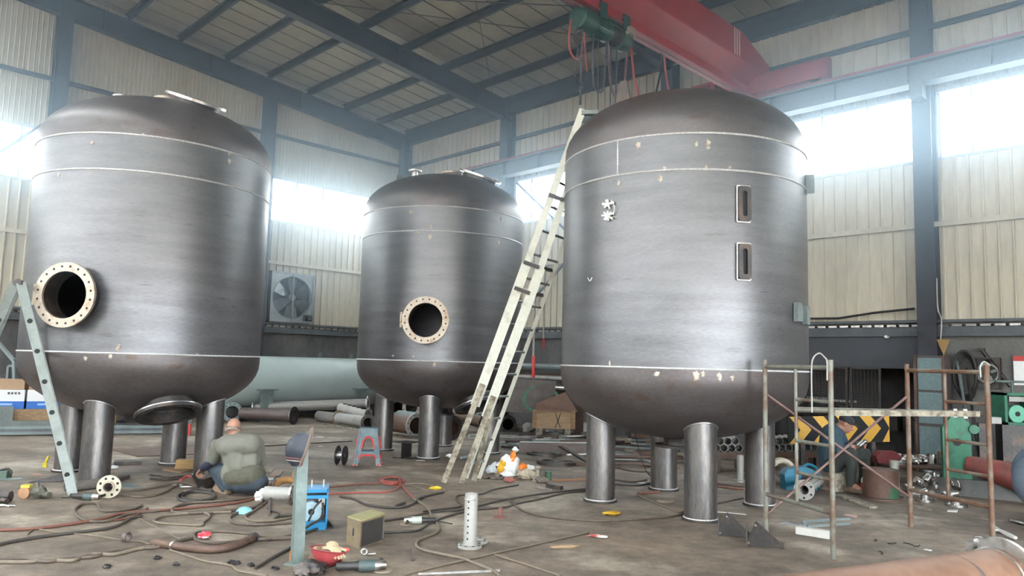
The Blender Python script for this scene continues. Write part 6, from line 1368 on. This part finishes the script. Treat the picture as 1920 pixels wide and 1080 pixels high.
for i, (pts, m) in enumerate((([(60, 335), (200, 325), (370, 345)], M_HOSER), ([(60, 355), (200, 385), (370, 395)], M_HOSE), ([(60, 460), (200, 480), (330, 465)], M_HOSE), ([(60, 500), (250, 510), (370, 490)], M_HOSEK), ([(925, 495), (1050, 510), (1165, 520)], M_HOSE), ([(925, 520), (1050, 535), (1165, 545)], M_HOSER))):
    hose(['red hose behind the left leg of the right tank', 'brown hose just below the red one, left of the back leg', 'brown hose left of the back leg foot, middle one', 'dark hose nearest the back leg foot of the right tank', 'brown hose between front and right legs of the right tank', 'red brown hose between front and right legs, nearer one'][i], pts, .014, m, Z8)
hose('thin rod on the floor right of the front leg of the right tank', [(925, 668), (1050, 640), (1160, 618)], .010, M_RUST, Z8); hose('thin pale wire right of the front leg of the right tank', [(930, 735), (1050, 745), (1185, 760)], .006, M_PALE, Z8)
one(MB().tube(spline([at(1190, 812, 9.6), at(1200, 850, 9.7), at(1210, 880, 9.8), G(1222, 897) + UP * .01], 6), .006, 6), 'cable', M_BLACK, 'thin black cable hanging under the right tank left of its back leg', 'cable')
# ================================================================ people
def cap(mb, p, q, r1, r2, n=16):
    """tapered capsule"""
    p, q = V(p), V(q); d = (q - p)
    if d.length < 1e-4: d = V((0, 0, 1e-3))
    d.normalize(); pts, rs = [], []
    for i in range(5): a = PI / 2 * i / 4; pts.append(p - d * r1 * math.cos(a)); rs.append(max(r1 * math.sin(a), .0005))
    for i in range(5): a = PI / 2 * i / 4; pts.append(q + d * r2 * math.sin(a)); rs.append(max(r2 * math.cos(a), .0005))
    return mb.tube(pts, rs, n)
def melt(mb, name, m, parent, vox=.010, smooth=6, fold=0.0, fs=14.0, clip=None):
    """fuse the pieces into one continuous surface"""
    o = mb.build(name, m, parent)
    me = modmesh(o, [('REMESH', dict(mode='VOXEL', voxel_size=vox)), ('SMOOTH', dict(factor=.5, iterations=smooth))])
    if fold:
        me.update(); nv_ = [v.normal.copy() for v in me.vertices]
        for v, nn in zip(me.vertices, nv_):
            c = v.co; v.co = c + nn * fold * (noise.noise(V((c.x * fs, c.y * fs, c.z * fs * .45))) + .5 * noise.noise(V((c.x * fs * 2.2, c.y * fs * 2.2, c.z * fs))))
    o.data = me
    for p_ in me.polygons: p_.use_smooth = True
    if not me.materials: me.materials.append(m)
    return o
def hand(mb, w_, d, side, up, curl=.6, s=1.0):
    """wrist, direction, thumb side, palm normal: palm, four bent fingers and a thumb"""
    d = V(d).normalized(); side = V(side); side = (side - d * side.dot(d)).normalized(); nn = V(up); nn = (nn - d * nn.dot(d) - side * nn.dot(side)).normalized()
    for u in (-.022, 0, .022): cap(mb, w_ + side * u * s * .8, w_ + d * .085 * s + side * u * s, .016 * s, .014 * s, 10)
    for i, (u, L_) in enumerate(((.033, .07), (.011, .08), (-.011, .075), (-.032, .058))):
        b = w_ + d * .088 * s + side * u * s; m1 = b + (d * math.cos(curl * .6) - nn * math.sin(curl * .6)) * L_ * .5 * s; e = m1 + (d * math.cos(curl * 1.9) - nn * math.sin(curl * 1.9)) * L_ * .5 * s
        cap(mb, b, m1, .0095 * s, .0088 * s, 8); cap(mb, m1, e, .0088 * s, .0075 * s, 8)
    b = w_ + d * .03 * s + side * .03 * s; m1 = b + (side * .7 + d * .6 - nn * .2).normalized() * .042 * s; e = m1 + (d * .9 + side * .05 - nn * .5).normalized() * .034 * s
    cap(mb, b, m1, .013 * s, .011 * s, 8); cap(mb, m1, e, .011 * s, .0085 * s, 8)
def head(mb, c, f, up, s=1.0):
    """skull, jaw, nose, ears; f is where the face looks"""
    f = V(f).normalized(); up = V(up); up = (up - f * up.dot(f)).normalized(); sd = f.cross(up)
    R_ = Matrix((sd, f, up)).transposed()
    mb.ell(c + R_ @ V((0, -.012, .03)) * s, (.076 * s, .094 * s, .088 * s), 20, 14, R_)
    mb.ell(c + R_ @ V((0, .028, -.035)) * s, (.060 * s, .062 * s, .078 * s), 18, 12, R_)
    cap(mb, c + R_ @ V((0, .088, .005)) * s, c + R_ @ V((0, .103, -.03)) * s, .010 * s, .015 * s, 8)
    for u in (-1, 1):
        mb.ell(c + R_ @ V((.078 * u, -.008, -.008)) * s, (.010 * s, .020 * s, .033 * s), 10, 8, R_)
        mb.ell(c + R_ @ V((.03 * u, .078, .022)) * s, (.02 * s, .012 * s, .008 * s), 8, 6, R_)
    cap(mb, c + R_ @ V((-.022, .082, -.062)) * s, c + R_ @ V((.022, .082, -.062)) * s, .009 * s, .009 * s, 8)
    return R_
M_SKIN = mat('skin', (.36, .185, .125), .6, 0, (.30, .145, .095), 9, .55, .15, var=.06)
def add_eyes(par, c, R_, s):
    for u in (-1, 1): MB().ell(c + R_ @ V((.03 * u, .084, .008)) * s, (.011 * s, .006 * s, .006 * s), 10, 8, R_).build('eye', M_DARKIN, par)
# ---- crouching man, seen from behind
D0 = 8.72
def J(px, py, dy=0.0): return at(px, py, D0 + dy)
t = thing('person', 'man crouching with his back turned in olive grey jacket and jeans, beside the left tank', 'person', G(437, 930))
pel, waist, chest, neck, hd = J(456, 893, .02), J(452, 868, .05), J(446, 838, .10), J(441, 817, .16), J(437, 804, .22)
shL, shR = J(409, 836, .14), J(481, 834, .08)
elL, wrL = J(396, 866, .22), J(379, 879, .36)
elR, wrR = J(489, 868, .22), J(452, 886, .45)
hipL, hipR = J(437, 899, .04), J(474, 899, -.02)
knL, anL = J(400, 876, .40), J(424, 921, .12)
knR, anR = J(462, 874, .46), J(468, 922, .10)
toL, toR = J(404, 929, .28), J(458, 929, .30)
ff = V((-.38, .90, -.15)).normalized()
mb = MB(); R_ = head(mb, hd, V((-.34, .80, -.42)), V((.05, .25, 1)), 1.02)
cap(mb, neck + V((0, -.01, -.02)), hd - V((0, 0, .03)), .058, .056); cap(mb, chest, neck, .12, .07); cap(mb, pel, waist, .13, .12); cap(mb, waist, chest, .12, .13)
for a, b in ((chest, shL), (chest, shR)): cap(mb, a, b, .08, .06)
for s_, e_, w__ in ((shL, elL, wrL), (shR, elR, wrR)): cap(mb, s_, e_, .052, .042); cap(mb, e_, w__, .042, .029)
for h_, k_, a_, o_ in ((hipL, knL, anL, toL), (hipR, knR, anR, toR)): cap(mb, h_, k_, .085, .06); cap(mb, k_, a_, .057, .042); cap(mb, a_, o_, .04, .03)
hand(mb, wrL, (wrL - elL) + V((-.05, .05, -.10)), V((.6, .5, .4)), V((.2, -.6, .8)), .9); hand(mb, wrR, V((-.8, .5, -.3)), V((0, .3, 1)), V((.4, -.8, .2)), .9)
melt(mb, 'body', M_SKIN, t, .0065, 4); add_eyes(t, hd, R_, 1.02)
M_JACK = mat('jacket_olive', (.135, .135, .108), .85, 0, (.16, .155, .13), 3, .5, .25, var=.07, vscale=60)
mb = MB()
cap(mb, waist + V((0, 0, -.11)), chest, .165, .165); cap(mb, chest, neck + V((0, -.02, -.045)), .155, .085); cap(mb, chest + V((.02, -.03, .02)), waist + V((0, -.03, 0)), .15, .155)
cap(mb, shL, shR, .082, .080); cap(mb, J(426, 836, .02), J(468, 833, -.02), .125, .125); cap(mb, waist + V((-.07, -.02, -.10)), waist + V((.10, -.02, -.09)), .145, .15); cap(mb, J(440, 868, .02), J(428, 840, .06), .12, .10); cap(mb, J(470, 868, .0), J(470, 838, .04), .12, .10)
for s_, e_ in ((shL, elL), (shR, elR)): cap(mb, s_, s_.lerp(e_, .95), .084, .064)
melt(mb, 'jacket', M_JACK, t, .012, 5, .015, 9)
mb = MB(); cap(mb, J(440, 893, -.01), J(475, 891, -.05), .13, .135); cap(mb, J(438, 895, .04), J(476, 893, .0), .125, .125); melt(mb, 'jacket_hem', mat('hem_olive', (.075, .072, .05), .85), t, .013, 5, .006, 16)
mb = MB(); cap(mb, elL.lerp(shL, .12), elL, .056, .056); cap(mb, elL, elL.lerp(wrL, .92), .056, .040); cap(mb, elR, elR.lerp(wrR, .92), .056, .040); melt(mb, 'undershirt_sleeve', mat('navy_sleeve', (.018, .024, .05), .8, var=.1), t, .009, 4, .004, 20)
mb = MB(); cap(mb, hipL + V((0, 0, -.0)), knL, .115, .078); cap(mb, knL, anL + V((0, 0, .03)), .076, .062)
cap(mb, hipR, knR, .115, .078); cap(mb, knR, anR + V((0, 0, .03)), .076, .062); cap(mb, hipL, hipR, .135, .135); cap(mb, J(450, 907, -.02), J(484, 905, -.05), .10, .115)
melt(mb, 'jeans', mat('denim', (.045, .068, .088), .85, 0, (.022, .028, .04), 3.5, .5, .25, var=.12, vscale=50), t, .011, 5, .006, 14)
for a_, o_, m in ((anL, toL, mat('shoe_tan', (.22, .155, .10), .8)), (anR, toR, mat('shoe_dark', (.06, .055, .05), .8))):
    mb = MB(); he = V((a_.x, a_.y, .045)) - (o_ - a_) * .28; cap(mb, he, V((o_.x, o_.y, .038)), .044, .036); cap(mb, V((a_.x, a_.y, .05)), V((a_.x, a_.y, .10)), .05, .05); mb.beam(V((he.x, he.y, .012)), V((o_.x, o_.y, .012)), .085, .022); melt(mb, 'shoe', m, t, .009, 3)
mb = MB(); hp = lambda x, y, z: hd + R_ @ V((x, y, z)) * 1.02
pts = [hp(.079 * math.cos(a), -.012 + .097 * math.sin(a), .002 + .02 * math.sin(a)) for a in [2 * PI * i / 28 for i in range(29)]]; mb.tube(pts, .0045, 8); mb.build('head_strap', M_BLACK, t)
mb = MB(); 
for a in [PI + .1 + (PI - .2) * i / 8 for i in range(9)]: mb.ell(hp(.070 * math.cos(a), -.012 + .088 * math.sin(a), -.03), (.02, .02, .022), 8, 6)
melt(mb, 'grey_hair', mat('hair_grey', (.25, .20, .17), .9, var=.2, vscale=120), t, .006, 2)
# ---- seated worker behind the scaffold
D0 = 10.25
t = thing('person', 'worker sitting low in dark blue jacket and cap behind the scaffold, facing right', 'person', G(1597, 920))
pel, waist, chest, neck, hd = J(1560, 868, .12), J(1557, 846, .10), J(1562, 816, .05), J(1575, 802, .0), J(1586, 796, -.03)
shN, shF = J(1566, 815, -.10), J(1573, 812, .24)
elN, wrN = J(1572, 845, -.12), J(1592, 838, -.12)
elF, wrF = J(1588, 842, .22), J(1607, 832, .05)
hipN, hipF = J(1562, 868, .02), J(1566, 866, .24)
knN, anN = J(1596, 850, -.22), J(1596, 908, -.16)
knF, anF = J(1622, 850, .20), J(1618, 906, .28)
toN, toF = J(1612, 917, -.26), J(1636, 914, .22)
mb = MB(); R_ = head(mb, hd, V((.86, -.36, -.42)), V((.2, 0, 1)), 1.0)
cap(mb, neck - V((.02, 0, .03)), hd - V((.01, 0, .04)), .055, .054); cap(mb, pel, waist, .13, .12); cap(mb, waist, chest, .12, .13); cap(mb, chest, neck, .12, .07)
for s_, e_, w__ in ((shN, elN, wrN), (shF, elF, wrF)): cap(mb, chest, s_, .09, .06); cap(mb, s_, e_, .05, .042); cap(mb, e_, w__, .042, .029)
for h_, k_, a_, o_ in ((hipN, knN, anN, toN), (hipF, knF, anF, toF)): cap(mb, pel, h_, .11, .09); cap(mb, h_, k_, .085, .06); cap(mb, k_, a_, .057, .04); cap(mb, a_, o_, .04, .03)
hand(mb, wrN, V((.9, .2, -.1)), V((0, .3, 1)), V((.2, -1, .1)), 1.0); hand(mb, wrF, V((.7, -.6, -.1)), V((0, -.2, 1)), V((-.3, .9, .1)), 1.0)
melt(mb, 'body', M_SKIN, t, .0068, 4); add_eyes(t, hd, R_, 1.0)
M_WJ = mat('jacket_blue', (.028, .058, .085), .85, 0, (.04, .075, .10), 4, .5, .2, var=.1)
mb = MB(); cap(mb, pel + V((0, 0, .02)), waist, .17, .165); cap(mb, waist, chest, .165, .165); cap(mb, chest, neck + V((-.03, 0, -.05)), .15, .085); cap(mb, shN, shF, .085, .085)
for s_, e_, w__ in ((shN, elN, wrN), (shF, elF, wrF)): cap(mb, s_, e_, .078, .06); cap(mb, e_, e_.lerp(w__, .9), .058, .045)
melt(mb, 'jacket', M_WJ, t, .012, 5, .008, 10)
mb = MB()
for h_, k_, a_ in ((hipN, knN, anN), (hipF, knF, anF)): cap(mb, pel, h_, .13, .115); cap(mb, h_, k_, .11, .08); cap(mb, k_, a_, .078, .06)
melt(mb, 'trousers', mat('trousers_dark', (.038, .045, .042), .9, var=.1), t, .012, 5, .006, 12)
for a_, o_ in ((anN, toN), (anF, toF)):
    mb = MB(); d = (V((o_.x, o_.y, 0)) - V((a_.x, a_.y, 0))).normalized(); he = V((a_.x, a_.y, .045)) - d * .05; cap(mb, he, V((he.x, he.y, .04)) + d * .2, .046, .038); cap(mb, V((a_.x, a_.y, .05)), V((a_.x, a_.y, .10)), .05, .05); melt(mb, 'shoe', mat('shoe_brown', (.13, .085, .065), .8), t, .009, 3)
hp = lambda x, y, z: hd + R_ @ V((x, y, z))
mb = MB(); mb.ell(hp(0, -.012, .055), (.086, .104, .072), 20, 12, R_); mb.ell(hp(0, .10, .045), (.062, .06, .010), 16, 8, R_); melt(mb, 'cap', mat('cap_dark', (.02, .022, .028), .8), t, .006, 3)
mb = MB(); q = J(1562, 905, .12); q.z = 0
one(MB().box(q + UP * .12, (.30, .34, .24), .3), 'seat_block', M_OLDWOOD, 'low wooden block under the seated worker', 'block')
q = wrN + V((.12, -.0, .0)); one(MB().cyl(q, q + V((.10, .06, .06)), .035, 16).ell(q + V((.12, .06, .07)), (.035, .035, .035), 12, 8), 'pipe_fitting', M_STAIN, 'shiny fitting held in the hands of the seated worker', 'pipe fitting')
